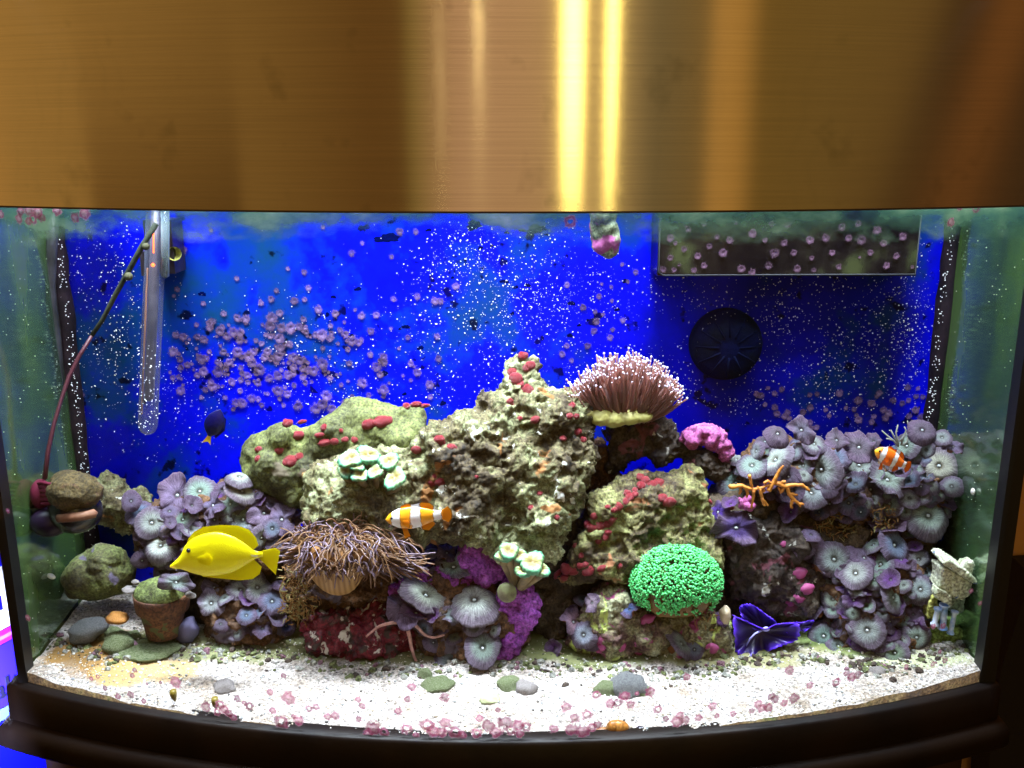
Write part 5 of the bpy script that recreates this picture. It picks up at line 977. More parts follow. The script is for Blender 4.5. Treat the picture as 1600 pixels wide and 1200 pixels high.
mb = MB(); pts = [at(92+i*8, 808-(i-3)*.9-((i-3)**2)*.15, PY-.0245+abs(i-3)*.0018) for i in range(8)]; mb.tube(pts, .0044, 10); mb.build('orange_band', flat('rust_band', (.16,.055,.03), .6, bump=(300,.6,.001), var=(60,(.22,.10,.05))), pp)
M['magenta'] = flat('magenta_algae_plastic', (.10,.008,.025), .7, spec=.15, bump=(200,.5,.001))
mb = MB()
for i in range(6): mb.tube([at(56,757+i*7,PY+.004), at(66,754+i*6.5,PY-.006), at(80,757+i*6,PY-.010)], .0019, 8)
mb.ball(at(64,772,PY+.004), (15*s_, .012, 24*s_), 20, 12); mb.build('intake_ribs', M['magenta'], pp)
mb = MB(); mb.ball(at(78,815,PY-.002), (30*s_, .016, 24*s_), 24, 14); mb.build('suction_mount', flat('clear_mount', (.012,.006,.018), .3, spec=.2), pp)
M['cable_grey'] = flat('algae_cable', (.022,.028,.022), .8, spec=.1, bump=(300,.5,.001), var=(40,(.045,.05,.032))); M['cable_red'] = flat('red_algae_cable', (.055,.006,.014), .5, bump=(300,.5,.001))
mb = MB(); mb.tube([at(x,y,Y) for x,y,Y in ((244,350,.11),(222,385,.11),(200,425,.112),(178,465,.114),(160,500,.116),(143,525,.118))], [.0027,.0027,.0026,.0024,.0022,.0021], 10); o = mb.build('upper_cable', M['cable_grey'], pp)
mb = MB(); mb.tube([at(x,y,Y) for x,y,Y in ((145,522,.118),(124,556,.110),(108,588,.100),(97,620,.090),(85,660,.078),(75,705,.068),(70,748,.060))], [.0017,.0020,.0020,.0018,.0019,.0021,.0024], 10); mb.build('lower_cable', M['cable_red'], pp)
mb = MB(); [mb.ball(at(x,y,.109), r, 10, 7) for x,y,r in ((201,432,.0042),(228,385,.0038))]; mb.build('cable_clip', flat('clip_dull', (.07,.07,.04), .8, spec=.1), pp)
mb = MB(); pts = [at(x,y,.150) for x,y in ((84,335),(80,400),(78,450),(86,520),(92,600),(95,680),(100,760))]; mb.tube(pts, .0055, 12); o = mb.build('drain_hose', flat('dark_hose', (.02,.022,.022), .35, bump=(120,.6,.002), var=(30,(.05,.05,.06)))); tag(o, 'dark algae-filmed hose running down the back left corner', 'hose')
# ------------------------------------------------------------------ overflow box and round wavemaker
ov = thing('overflow_box', at(1230,430,.13), 'long clear overflow box, spotted pink, hanging at the top right', 'filter box')
def ovm():
    m, nt, b = new_mat('dirty_clear_plastic'); tcn = N(nt, 'ShaderNodeTexCoord'); no = N(nt, 'ShaderNodeTexNoise'); no.inputs['Scale'].default_value = 25; no.inputs['Detail'].default_value = 6; L(nt, tcn.outputs['Object'], no.inputs[0])
    r = ramp(nt, no.outputs[0], [(.4, (.004,.003,.006)), (.55, (.012,.010,.010)), (.70, (.05,.06,.025))]); L(nt, r.outputs[0], b.inputs['Base Color']); b.inputs['Roughness'].default_value = .2; tr = N(nt, 'ShaderNodeBsdfTransparent'); tr.inputs[0].default_value = (.6,.6,.7,1); ms = N(nt, 'ShaderNodeMixShader')
    L(nt, ramp(nt, no.outputs[0], [(.3, (.62,)*3), (.6, (.92,)*3)]).outputs[0], ms.inputs[0]); L(nt, tr.outputs[0], ms.inputs[1]); L(nt, b.outputs[0], ms.inputs[2]); L(nt, ms.outputs[0], nt.nodes['Material Output'].inputs[0]); return m
M['ov'] = ovm(); OY = .125; p0, p1 = at(1030,336,OY), at(1431,431,OY); zt = p0.z+.012
for nm, a, b in (('front_panel',(p0.x,OY,p1.z),(p1.x,OY+.003,zt)), ('side_panel',(p0.x,OY+.0032,p1.z),(p0.x+.003,BACK-.001,zt)), ('side_panel',(p1.x-.003,OY+.0032,p1.z),(p1.x,BACK-.001,zt)), ('bottom_panel',(p0.x+.0032,OY+.0032,p1.z),(p1.x-.0032,BACK-.001,p1.z+.003))):
    mb = MB(); mb.box(a, b); mb.build(nm, M['ov'], ov, smooth=False)
mb = MB(); mb.tube([(p0.x+.001,OY-.0008,zt),(p0.x+.001,OY-.0008,p1.z+.004),(p0.x+.006,OY-.0008,p1.z+.0005),(p1.x-.001,OY-.0008,p1.z+.0015),(p1.x-.001,OY-.0008,zt)], .0009, 6); mb.build('rim', flat('pale_edge', (.03,.033,.04), .5, spec=.15), ov)
mb = MB(); mb.tube([at(1140,360,.150), at(1300,366,.150), at(1420,358,.150)], .010, 12); mb.build('inner_pipe', flat('inner_pipe_dark', (.02,.02,.02), .5), ov)
mb = MB(); mb.box((p0.x+.006, OY+.012, p1.z+.006), (p1.x-.006, BACK-.003, zt-.002)); mb.build('shade_block', rock_mat('shade_block', [(.006,.005,.006),(.012,.010,.010),(.03,.022,.016),(.05,.05,.02)], s1=50), ov, smooth=False)  # opaque block added inside the box to shade the back panel
wm = thing('wavemaker', at(1137,590,.16), 'dark round wavemaker disc on the back below the overflow box', 'pump')
mb = MB(); c_ = at(1136,540,.158); s_ = mpp(1136,540,.158); lathe(mb, [(.0001,.012),(20*s_,.011),(44*s_,.007),(54*s_,.002),(57*s_,-.004),(57*s_,-.012)], c_, (0,-1,0), 48); mb.build('disc_body', flat('olive_black', (.002,.004,.035), .9, spec=.05, var=(40,(.004,.006,.014)), bump=(150,.5,.002)), wm)
mb = MB()
for k in range(12):
    a = 2*PI*k/12; mb.tube([c_+Vector((math.cos(a)*16*s_,-.0125,math.sin(a)*16*s_)), c_+Vector((math.cos(a)*50*s_,-.005,math.sin(a)*50*s_))], .0011, 5)
mb.build('grille', flat('grille_dark', (.002,.004,.022), .9, spec=.05), wm)
# ------------------------------------------------------------------ clay pot
pot = thing('clay_pot', at(252,990,.055), 'small terracotta pot topped with a mound of green algae at the left', 'pot')
PTY = .060; s_ = mpp(252,950,PTY); pb, pt_ = at(256,990,PTY), at(253,925,PTY); axp = (pt_-pb).normalized(); H_ = (pt_-pb).length
mb = MB(); lathe(mb, [(.0001,0),(26*s_,0),(29*s_,H_*.25),(34*s_,H_*.55),(36*s_,H_*.60),(36*s_,H_*.61),(40*s_,H_*.62),(43*s_,H_*.98),(42*s_,H_),(38*s_,H_),(36*s_,H_*.8)], pb, axp, 48)
mb.build('pot_body', rock_mat('terracotta', [(.03,.012,.01), (.08,.03,.014), (.13,.05,.02), (.16,.09,.045)], s1=70, patch=[((.07,.08,.03),32,.54)], bumpd=.0008), pot)
mb = MB(); mb.ball(pt_+Vector((-.001,-.004,-.001)), (38*s_, .022, 26*s_), 40, 24); o = mb.build('algae_mound', rock_mat('green_algae', [(.05,.05,.02), (.11,.14,.04), (.17,.21,.06), (.24,.26,.10)], s1=50, bumpd=.002), pot); displace(o.data, lambda v, n: v+n*(.002*fbm(v*80,4))[:,None])
BV[pot.name] = BVHTree.FromPolygons([(9,9,9),(9,9,9.1),(9,9.1,9)], [(0,1,2)])
o = polyp(pot, 275, 910, 23, 'wavy', (.42,.50,.46), asp=.6, fall=.045, name='mushroom_polyp')
def shard(px, py, rx, ry, Y, mat, label, seed, name='shell', cat='shell', rot=0):
    mb = MB(); s_ = mpp(px, py, Y); mb.ball((0,0,0), (1,1,1), 20, 14); me = mb.mesh(name); displace(me, lambda v, n: v*(1+.26*perlin(v*1.3+seed*3)+.07*perlin(v*5+seed)+.05*perlin(v*13+seed))[:,None]); me.materials.append(mat); me.polygons.foreach_set('use_smooth', [True]*len(me.polygons))
    o = bpy.data.objects.new(name, me); COL.objects.link(o); P0 = at(px, py, Y)
    if Y < .055 and py > 980 and py < 1115:
        for _ in range(4): zz = float(sand_h([P0.x],[P0.y])[0]); P0 = at_z(px, py+ry*.55, zz)
        P0 = P0+Vector((0,0,ry*s_*.12))
    o.location = P0; o.scale = (rx*s_, max(rx,ry)*.8*s_, ry*s_); o.rotation_euler = (0, math.radians(rot), 0); tag(o, label, cat); return o
M['shell_w'] = rock_mat('pale_shell', [(.14,.12,.11),(.30,.27,.26),(.46,.42,.43)], s1=90, bumpd=.0008, rough=.4); M['stone_g'] = rock_mat('green_stone', [(.06,.09,.04),(.16,.21,.08),(.28,.34,.16),(.42,.46,.28),(.30,.20,.25)], s1=110, bumpd=.0030)
M['stone_gr'] = rock_mat('grey_stone', [(.12,.12,.14),(.26,.27,.28),(.42,.42,.40)], s1=110, bumpd=.0025); M['snail_o'] = rock_mat('orange_snail', [(.22,.08,.02),(.46,.20,.04),(.55,.28,.08)], s1=90, bumpd=.0004, rough=.3); M['olive_s'] = flat('olive_shell', (.20,.15,.02), .35)
shard(203,921,13,4,.058,M['shell_w'],'glossy pale shell lying against the left rim of the clay pot',1)
shard(298,930,9,4,.050,M['shell_w'],'small pale shell on the right rim of the clay pot',2, rot=25)
shard(212,910,6,5,.060,M['shell_w'],'tiny white shell chip above the left rim of the clay pot',3)
shard(184,965,17,9,.055,M['snail_o'],'orange-striped shell on the sand left of the clay pot',4,'snail_shell')
shard(186,1000,26,22,.050,M['stone_g'],'largest green algae-crusted stone left of the clay pot foot',5,'stone','stone')
shard(178,984,15,9,.048,M['stone_g'],'flat green stone leaning on the largest one left of the pot',6,'stone','stone',10)
shard(207,990,13,9,.046,M['stone_g'],'squarish green and mauve stone just below the orange-striped shell',7,'stone','stone')
shard(224,1003,15,8,.044,M['stone_g'],'tilted rectangular green stone with a purple spot below the pot',8,'stone','stone',-28)
shard(202,1006,14,10,.050,flat('mauve_stone', (.20,.10,.14), .6, bump=(300,.5,.001)),'mauve stone wedged between the green stones',9,'stone','stone')
shard(136,985,30,18,.060,M['stone_gr'],'blue-grey stone half buried at the left',10,'stone','stone',-20)
shard(232,1012,44,8,.050,M['stone_g'],'low mossy green mound at the foot of the clay pot',11,'stone','stone')
shard(292,985,18,20,.062,flat('dusky_blue', (.05,.05,.16), .6, var=(70,(.12,.10,.14)), bump=(200,.5,.001)),'dusky blue-violet stone right of the clay pot foot',12,'stone','stone',15)
shard(345,1020,22,16,.058,M['stone_g'],'rounded dull green stone under the low mushroom colony',13,'stone','stone')
shard(351,1070,18,13,-.035,M['shell_w'],'mauve scallop-like shell with an orange dimple on the front sand',14)
shard(684,1066,24,12,.010,M['stone_g'],'bright green flat stone under the centre mushroom corals',15,'stone','stone')
shard(663,1050,12,10,.018,M['stone_g'],'small green stone behind the bright green flat one',16,'stone','stone')
shard(766,1090,16,7,-.020,flat('pea_stone', (.42,.42,.20), .5, bump=(200,.5,.001), var=(80,(.3,.36,.2))),'olive-yellow pebble lying flat in the white sand at centre',17,'stone','stone')
shard(795,1065,20,12,.014,M['stone_g'],'pale green stone half in the sand right of centre',18,'stone','stone')
shard(822,1070,17,13,.004,M['shell_w'],'round white stone beside the mushroom corals on the sand',19,'stone','stone')
shard(981,1066,30,20,.014,M['stone_gr'],'grey-green boulder on the front sand below the front rock',20,'stone','stone')
shard(947,1072,18,14,.012,M['stone_g'],'olive stone touching the left side of the grey-green boulder',21,'stone','stone')
shard(1003,1076,14,10,.004,M['stone_g'],'green stone at the right foot of the grey-green boulder',22,'stone','stone')
shard(1372,1046,13,7,.010,M['shell_w'],'pale pebble below the right mushroom colony',23,'stone','stone')
shard(978,1119,8,5,-.052,M['stone_gr'],'small grey pebble behind the orange snail',24,'stone','stone')
shard(1133,960,9,14,.044,flat('tan_tube', (.35,.26,.15), .4, var=(90,(.5,.42,.3))),'curved tan tube shell on the right end of the front rock',26)
# the snails
sn = thing('orange_snail', at(962,1140,-.077), 'orange-brown snail on the glass at the bottom front', 'snail')
mb = MB(); c_ = at(965,1138,-.074); mb.ball(c_, (.0105,.006,.0078), 24, 16); mb.ball(c_+Vector((-.004,-.001,.002)), (.006,.005,.006), 18, 12); o = mb.build('shell', M['snail_o'], sn); mb = MB(); mb.ball(at(942,1143,-.074), (.0075,.004,.0036), 16, 10); mb.build('foot', flat('snail_foot', (.26,.10,.02), .4), sn); mb = MB(); mb.ball(at(973,1146,-.0795), (.0035,.0015,.002), 12, 8); mb.build('aperture', flat('snail_lip', (.50,.34,.10), .4), sn)
shard(1001,1141,9,6,-.074,flat('black_pebble', (.02,.018,.025), .2, var=(100,(.06,.05,.07))),'glossy black pebble right of the orange snail',30,'stone','stone')
for px, py, lb in ((271,1087,'olive tooth-shaped shell under the large pink ring at left'), (336,1099,'olive tooth-shaped shell among pink rings left of centre')):
    p = at_glass(px, py, -.010); mb = MB(); mb.tube([p+Vector((0,0,.0055)), p+Vector((0,0,.002)), p+Vector((.0005,0,-.002)), p+Vector((.0012,0,-.0055))], [.0028,.0032,.0026,.0008], 12); o = mb.build('tooth_shell', M['olive_s'], origin=p); tag(o, lb, 'shell')
p = at(57,887,.09); mb = MB(); mb.ball((0,0,0), (.0045,.003,.0024), 16, 10, rot=Matrix.Rotation(math.radians(30),3,'Y')); o = mb.build('white_snail', flat('white_snail', (.7,.7,.6), .3)); o.location = Vector((-.4545, p.y-.02, p.z)); tag(o, 'tiny white oval snail on the left side glass', 'snail')
p = at(1526,768,.05); mb = MB(); mb.ball((0,0,0), (.002,.0028,.0034), 12, 8); o = mb.build('white_snail', flat('white_snail_right', (.7,.66,.62), .3)); o.location = Vector((.4548, .06, at(1526,768,.06).z)); tag(o, 'tiny white snail on the right side glass', 'snail')
# ------------------------------------------------------------------ ruined ornament at right
orn = thing('ruin_ornament', at(1490,1000,.05), 'tilted pale ruined-column ornament in the right corner', 'ornament')
OM = rock_mat('ornament_stone', [(.22,.26,.16),(.42,.46,.30),(.60,.62,.46),(.72,.74,.62)], s1=60, patch=[((.05,.12,.40),45,.63),((.22,.05,.03),40,.66)], bumpd=.001)
def orn_part(name, pxs, Y, th, mat=OM, vox=.0011, amp=.0009):
    mb = MB(); f = [at(x,y,Y) for x,y in pxs]; b = [p+Vector((0,th,0)) for p in f]; n = len(f); mb.add(f+b, [tuple(range(n)), tuple(range(2*n-1, n-1, -1))]+[(i, n+i, n+(i+1)%n, (i+1)%n) for i in range(n)]); me = remesh_np(mb, vox); displace(me, lambda v, n_: v+n_*(amp*fbm(v*160,3)+amp*.8*fbm(v*420,2))[:,None])
    me.materials.clear(); me.materials.append(mat); me.polygons.foreach_set('use_smooth', [True]*len(me.polygons)); me.name = name; o = bpy.data.objects.new(name, me); COL.objects.link(o); o.parent = orn; o.location = -orn.matrix_world.translation; return o
ORY = .038
orn_part('roof_slab', [(1474,880),(1478,876),(1490,878),(1512,893),(1528,908),(1528,914),(1520,912),(1498,897),(1478,886)][::-1], ORY-.006, .030)
orn_part('chimney', [(1502,891),(1507,879),(1521,878),(1524,884),(1518,899)][::-1], ORY+.002, .012)
orn_part('upper_wall', [(1480,888),(1498,898),(1520,913),(1517,930),(1506,938),(1486,934),(1466,920),(1472,902),(1470,888)][::-1], ORY+.001, .022)
orn_part('archway', [(1466,920),(1480,926),(1487,934),(1486,950),(1480,944),(1472,940),(1464,936),(1462,928)][::-1], ORY-.003, .012)
orn_part('rear_wall', [(1488,930),(1508,936),(1506,955),(1496,962),(1486,958)][::-1], ORY+.006, .014, rock_mat('ornament_teal', [(.10,.16,.12),(.16,.24,.18),(.30,.36,.28),(.08,.16,.42)], s1=50))
for (a, b, r) in (((1476,944),(1473,982),5.5), ((1466,950),(1460,976),4.5), ((1492,955),(1485,990),4)):
    mb = MB(); A, B = at(*a, ORY-.002), at(*b, ORY-.002); lathe(mb, [(r*.0009,0),(r*.0009,.002),(r*.00058,.0035),(r*.00062,(B-A).length*.5),(r*.00055,(B-A).length-.003),(r*.0009,(B-A).length-.001),(r*.0009,(B-A).length)], A, B-A, 20); mb.build('column', flat('column_blue', (.50,.56,.66), .3, var=(90,(.10,.22,.50))), orn)
orn_part('mossy_base', [(1455,985),(1480,975),(1505,985),(1525,1010),(1522,1035),(1470,1040),(1452,1020)][::-1], .050, .030, rock_mat('moss', [(.08,.13,.03),(.14,.22,.05),(.22,.32,.08),(.16,.20,.14)], s1=60), amp=.002)
orn_part('yellow_moss', [(1462,925),(1468,950),(1458,968),(1448,965),(1452,945)][::-1], .048, .012, rock_mat('yellow_moss', [(.20,.22,.04),(.42,.42,.10),(.55,.55,.2)], s1=80))
# hydroid tufts
tf = thing('hydroid_tuft', at(1405,700,.11), 'tuft of thin pale hydroid stems rising left of the right colony top', 'hydroid'); rs = random.Random(4)
for pts in ([(1404,698),(1396,688),(1388,682),(1378,673)], [(1404,698),(1402,685),(1400,676),(1403,664)], [(1404,698),(1396,680),(1392,672)], [(1408,696),(1412,682),(1416,672),(1413,667)], [(1410,696),(1418,690),(1420,670),(1418,658)], [(1396,688),(1385,685)], [(1406,690),(1414,680),(1420,676)]):
    mb = MB(); mb.tube([at(x,y,.112) for x,y in pts], [.0011-.0006*i/len(pts) for i in range(len(pts))], 5); mb.build('stem', flat('hydroid', (.30,.30,.26), .6) if 'hyd' not in M else M['hyd'], tf); M['hyd'] = bpy.data.materials['hydroid']
tg = MB(); rs = random.Random(9)
for k in range(26):
    x = rs.uniform(1478,1496); y0 = rs.uniform(690,780); tg.tube([at(x,y0,.150), at(x+rs.uniform(-3,3),y0-15,.150), at(x+rs.uniform(-6,6),y0-rs.uniform(25,60),.150)], [.0008,.0007,.0004], 4)
o = tg.build('algae_tuft', flat('dry_algae', (.26,.25,.17), .7)); tag(o, 'wispy pale algae strands in the back right corner', 'algae', kind='stuff')

# brown frilly growth on the anemone rock and around
fr = MB(); rs = random.Random(77)
for (x0,x1,y0,y1,Y,n) in ((440,480,885,960,.055,160),(1270,1340,800,840,.10,120),(1080,1120,955,990,.05,30),(1360,1400,790,830,.085,60),(445,500,930,975,.06,110)):
    for k in range(n):
        px, py = rs.uniform(x0,x1), rs.uniform(y0,y1); p = at(px,py,Y+rs.uniform(-.004,.006)); d = Vector((rs.uniform(-1,1), rs.uniform(-1,.2), rs.uniform(-.6,1))).normalized(); droop_tube(fr, p, d, rs.uniform(.004,.010), rs.uniform(.0004,.0008), rs, rs.choice((0,0,1)), grav=.3, curl=1.6, seg=5)
o = fr.build('brown_algae', [flat('algae_brown', (.24,.12,.03), .7), flat('algae_olive', (.26,.22,.08), .7)]); tag(o, 'frilly brown and olive algae growing between the corals', 'algae', kind='stuff')

# ------------------------------------------------------------------ coralline spots and tube worms on the back panel
def coral_mat(name, c0, c1, trans=.35, wob=1.3):
    m, nt, b = new_mat(name); tcn = N(nt, 'ShaderNodeTexCoord'); sp = N(nt, 'ShaderNodeSeparateXYZ'); L(nt, tcn.outputs['Object'], sp.inputs[0]); oi = N(nt, 'ShaderNodeObjectInfo')
    rr_ = math_(nt, 'SQRT', math_(nt, 'ADD', math_(nt, 'POWER', sp.outputs[0], 2), math_(nt, 'POWER', sp.outputs[2], 2)))
    no = N(nt, 'ShaderNodeTexNoise'); no.inputs['Scale'].default_value = 4; no.inputs['Detail'].default_value = 5; no.noise_dimensions = '4D'; L(nt, tcn.outputs['Object'], no.inputs['Vector']); L(nt, math_(nt, 'MULTIPLY', oi.outputs['Random'], 50), no.inputs['W'])
    f = math_(nt, 'ADD', rr_, math_(nt, 'MULTIPLY', math_(nt, 'SUBTRACT', no.outputs[0], .5), wob))
    r = ramp(nt, f, [(.10, c1), (.38, c0), (.52, c1), (.72, c0), (1.0, tuple(c0[i]*.8 for i in range(3)))]); mv = N(nt, 'ShaderNodeHueSaturation'); L(nt, r.outputs[0], mv.inputs['Color']); L(nt, math_(nt, 'ADD', math_(nt, 'MULTIPLY', oi.outputs['Random'], .7), .6), mv.inputs['Value'])
    L(nt, mv.outputs[0], b.inputs['Base Color']); b.inputs['Roughness'].default_value = .6; tl = N(nt, 'ShaderNodeBsdfTranslucent'); L(nt, mv.outputs[0], tl.inputs[0]); ms = N(nt, 'ShaderNodeMixShader'); ms.inputs[0].default_value = trans; L(nt, b.outputs[0], ms.inputs[1]); L(nt, tl.outputs[0], ms.inputs[2])
    tr = N(nt, 'ShaderNodeBsdfTransparent'); m2 = N(nt, 'ShaderNodeMixShader'); al = ramp(nt, math_(nt, 'ADD', rr_, math_(nt, 'MULTIPLY', no.outputs[0], .8)), [(.0, (.9,)*3), (.8, (.75,)*3), (1.40, (0,)*3)]); L(nt, al.outputs[0], m2.inputs[0]); L(nt, tr.outputs[0], m2.inputs[1]); L(nt, ms.outputs[0], m2.inputs[2]); L(nt, m2.outputs[0], nt.nodes['Material Output'].inputs[0]); return m
def disc_mesh(seed, name, mat, hole=0.0, jag=.24):
    rs = random.Random(seed); mb = MB(); na = 22; ph = [rs.uniform(0,6) for _ in range(4)]; Rr = lambda a: 1+jag*(.5*math.sin(2*a+ph[0])+.4*math.sin(3*a+ph[1])+.4*math.sin(7*a+ph[2])); rings = [(hole if hole else .02, -.05),(max(.3,hole+.1),-.16),(.7,-.14),(1.0,-.01)]; vs = []
    for rn, y in rings:
        for j in range(na): a = 2*PI*j/na; vs.append((rn*Rr(a)*math.cos(a), y, rn*Rr(a)*math.sin(a)))
    fs = [(i*na+j, i*na+(j+1)%na, (i+1)*na+(j+1)%na, (i+1)*na+j) for i in range(len(rings)-1) for j in range(na)]
    mb.add(vs, fs); me = mb.mesh(name); me.materials.append(mat); me.polygons.foreach_set('use_smooth', [True]*len(me.polygons)); return me
M['cor_back'] = coral_mat('coralline_mauve', (.20,.11,.27), (.32,.21,.38)); M['cor_front'] = coral_mat('coralline_pink', (.46,.05,.18), (.86,.48,.60), .55, .75)
CB_ = [disc_mesh(i, 'coralline_spot', M['cor_back'], 0, .2+.06*i) for i in range(7)]+[disc_mesh(9+i, 'coralline_spot', M['cor_back']) for i in range(2)]
M['cor_ov'] = coral_mat('coralline_dim', (.15,.07,.12), (.22,.12,.20)); CO_ = [disc_mesh(50+i, 'coralline_spot', M['cor_ov'], 0, .2) for i in range(5)]
CF_ = [disc_mesh(30+i, 'coralline_spot', M['cor_front'], 0, .13) for i in range(4)]+[disc_mesh(40+i, 'coralline_spot', M['cor_front'], .2) for i in range(1)]
def put_spot(px, py, r, root, meshes, where='back', rs=random):
    if where == 'back': p = at(px, py, BACK-.0004); ry = 0; rx_ = 0
    elif where == 'ov': p = at(px, py, OY-.0006); ry = 0
    else: p = at_glass(px, py, -.001); ry = math.asin(max(-1, min(1, p.x/RAD)))
    s_ = mpp(px, py, p.y)*r*(1.8 if where == 'front' else 1.3); o = bpy.data.objects.new('coralline_spot', rs.choice(meshes)); COL.objects.link(o); o.parent = root
    if where == 'front':  # inside the glass, pale side facing out and in
        Mx = Matrix.Rotation(ry, 3, 'Z')@Matrix.Diagonal((s_, s_*.5, s_)).to_3x3()@Matrix.Rotation(rs.uniform(0,6), 3, 'Y')
    else: Mx = Matrix.Diagonal((s_, s_, s_)).to_3x3()@Matrix.Rotation(rs.uniform(0,6), 3, 'Y')
    o.matrix_local = Matrix.Translation(-root.matrix_world.translation)@Matrix.Translation(p)@Mx.to_4x4(); return o
rs = random.Random(99)
hand = [(280,360,9),(284,395,9),(288,390,7),(277,452,7),(272,462,5),(370,435,6),(318,474,6),(350,490,7),(328,505,9),(371,497,9),(375,520,10),(550,395,8),(612,401,6),(712,447,9),(652,463,8),(680,470,9),(688,470,8),(615,467,7),(565,493,9),(588,492,8),(580,517,9),(524,490,9),(498,483,9),(475,425,7),(482,450,7),(460,470,9),(424,467,8),(408,473,7),(432,454,6),(476,468,6),(568,548,0),(600,557,9),(685,560,8),(625,362,9),(650,362,7),(642,568,8),(918,540,8),(911,480,8),(930,487,6),(932,502,9),(928,517,8),(942,491,5),(973,500,7),(957,515,6),(953,527,8),(886,445,7),(955,448,5),(956,470,5),(936,463,7),(993,425,7),(972,413,5),(981,440,5),(940,444,4),(885,540,7),(878,553,8),(893,563,6),(1182,615,7),(1195,632,6),(1230,644,8),(1210,636,8),(1225,650,8),(1185,618,6),(1340,625,10),(1362,630,9),(1430,640,9),(1440,650,8),(1265,617,6),(1420,650,7),(1380,640,8),(1265,660,8),(1395,625,8),(1290,640,6),(128,616,8),(88,524,9),(112,680,6),(450,420,5),(505,355,5),(330,360,5),(566,380,5)]
for a in hand:
    if a[2] > 0: put_spot(a[0], a[1], a[2], bp_, CB_, 'back', rs)
cnt = 0; tries = 0; placed = []
while cnt < 205 and tries < 9000:
    tries += 1; px, py = rs.gauss(400, 85), rs.gauss(575, 45)
    if cnt > 110: px, py = rs.uniform(270, 700), rs.uniform(480, 640)
    if px < 265 or py > 640 or py < 470 or px > 700: continue
    if math.hypot((px-410)/170, (py-575)/75) > 1.15 and rs.random() < .75: continue
    r = 4+9.5*rs.random()**1.5
    if any(math.hypot(px-a, py-b) < (r+c)*.36 for a, b, c in placed): continue
    placed.append((px,py,r)); put_spot(px, py, r, bp_, CB_, 'back', rs); cnt += 1
for k in range(34): put_spot(rs.uniform(1180,1470), rs.uniform(600,670), rs.uniform(5,9), bp_, CB_, 'back', rs)
ovf = [c for c in ov.children if c.name.startswith('front_panel')][0]
for a in [(1047,372,9),(1055,380,5),(1069,389,7),(1036,421,8),(1047,403,7),(1053,422,6),(1084,422,7),(1061,414,4),(1075,358,8),(1268,403,6),(1310,417,7),(1343,402,3),(1425,417,5),(1271,422,6),(1140,375,9),(1120,370,7),(1100,350,7),(1150,348,6),(1195,375,6),(1290,372,9),(1325,372,8),(1370,360,10),(1380,380,8),(1300,395,7),(1360,395,7),(1240,395,7),(1225,380,8),(1108,385,7),(1090,400,8),(1158,420,9),(1175,425,8),(1400,400,8),(1410,370,9),(1345,375,11),(1130,395,10),(1210,395,11),(1265,375,9),(1315,355,9),(1385,415,8),(1200,415,9),(1100,415,7),(1245,420,9),(1175,365,10),(1205,350,7),(1230,352,8),(1340,350,8)]: put_spot(*a, ov, CO_, 'ov', rs)
# dark algae dots on the back
M['dot'] = flat('dark_algae', (.001,.004,.10), 1.0, spec=0, var=(60,(.001,.003,.025))); DM = [disc_mesh(70+i, 'algae_spot', M['dot'], 0, .35) for i in range(3)]
for k in range(34):
    px, py = (rs.uniform(540,980), rs.uniform(345,560)) if k < 20 else (rs.uniform(280,900), rs.uniform(340,640)); r = rs.uniform(2.5,6); p = at(px, py, BACK-.0002); s_ = mpp(px,py,BACK)*r*.8; o = bpy.data.objects.new('algae_spot', rs.choice(DM)); COL.objects.link(o); o.parent = bp_; o.matrix_local = Matrix.Translation(p)@Matrix.Diagonal((s_*rs.uniform(.9,1.5),.0004,s_*rs.uniform(.7,1),1))
for (px,py,rx,ry) in ((838,358,16,6),(605,372,18,7),(740,352,12,7)):
    p = at(px,py,BACK-.0002); o = bpy.data.objects.new('algae_spot', rs.choice(DM)); COL.objects.link(o); o.parent = bp_; o.matrix_local = Matrix.Translation(p)@Matrix.Diagonal((rx*.00066,.0004,ry*.00066,1))
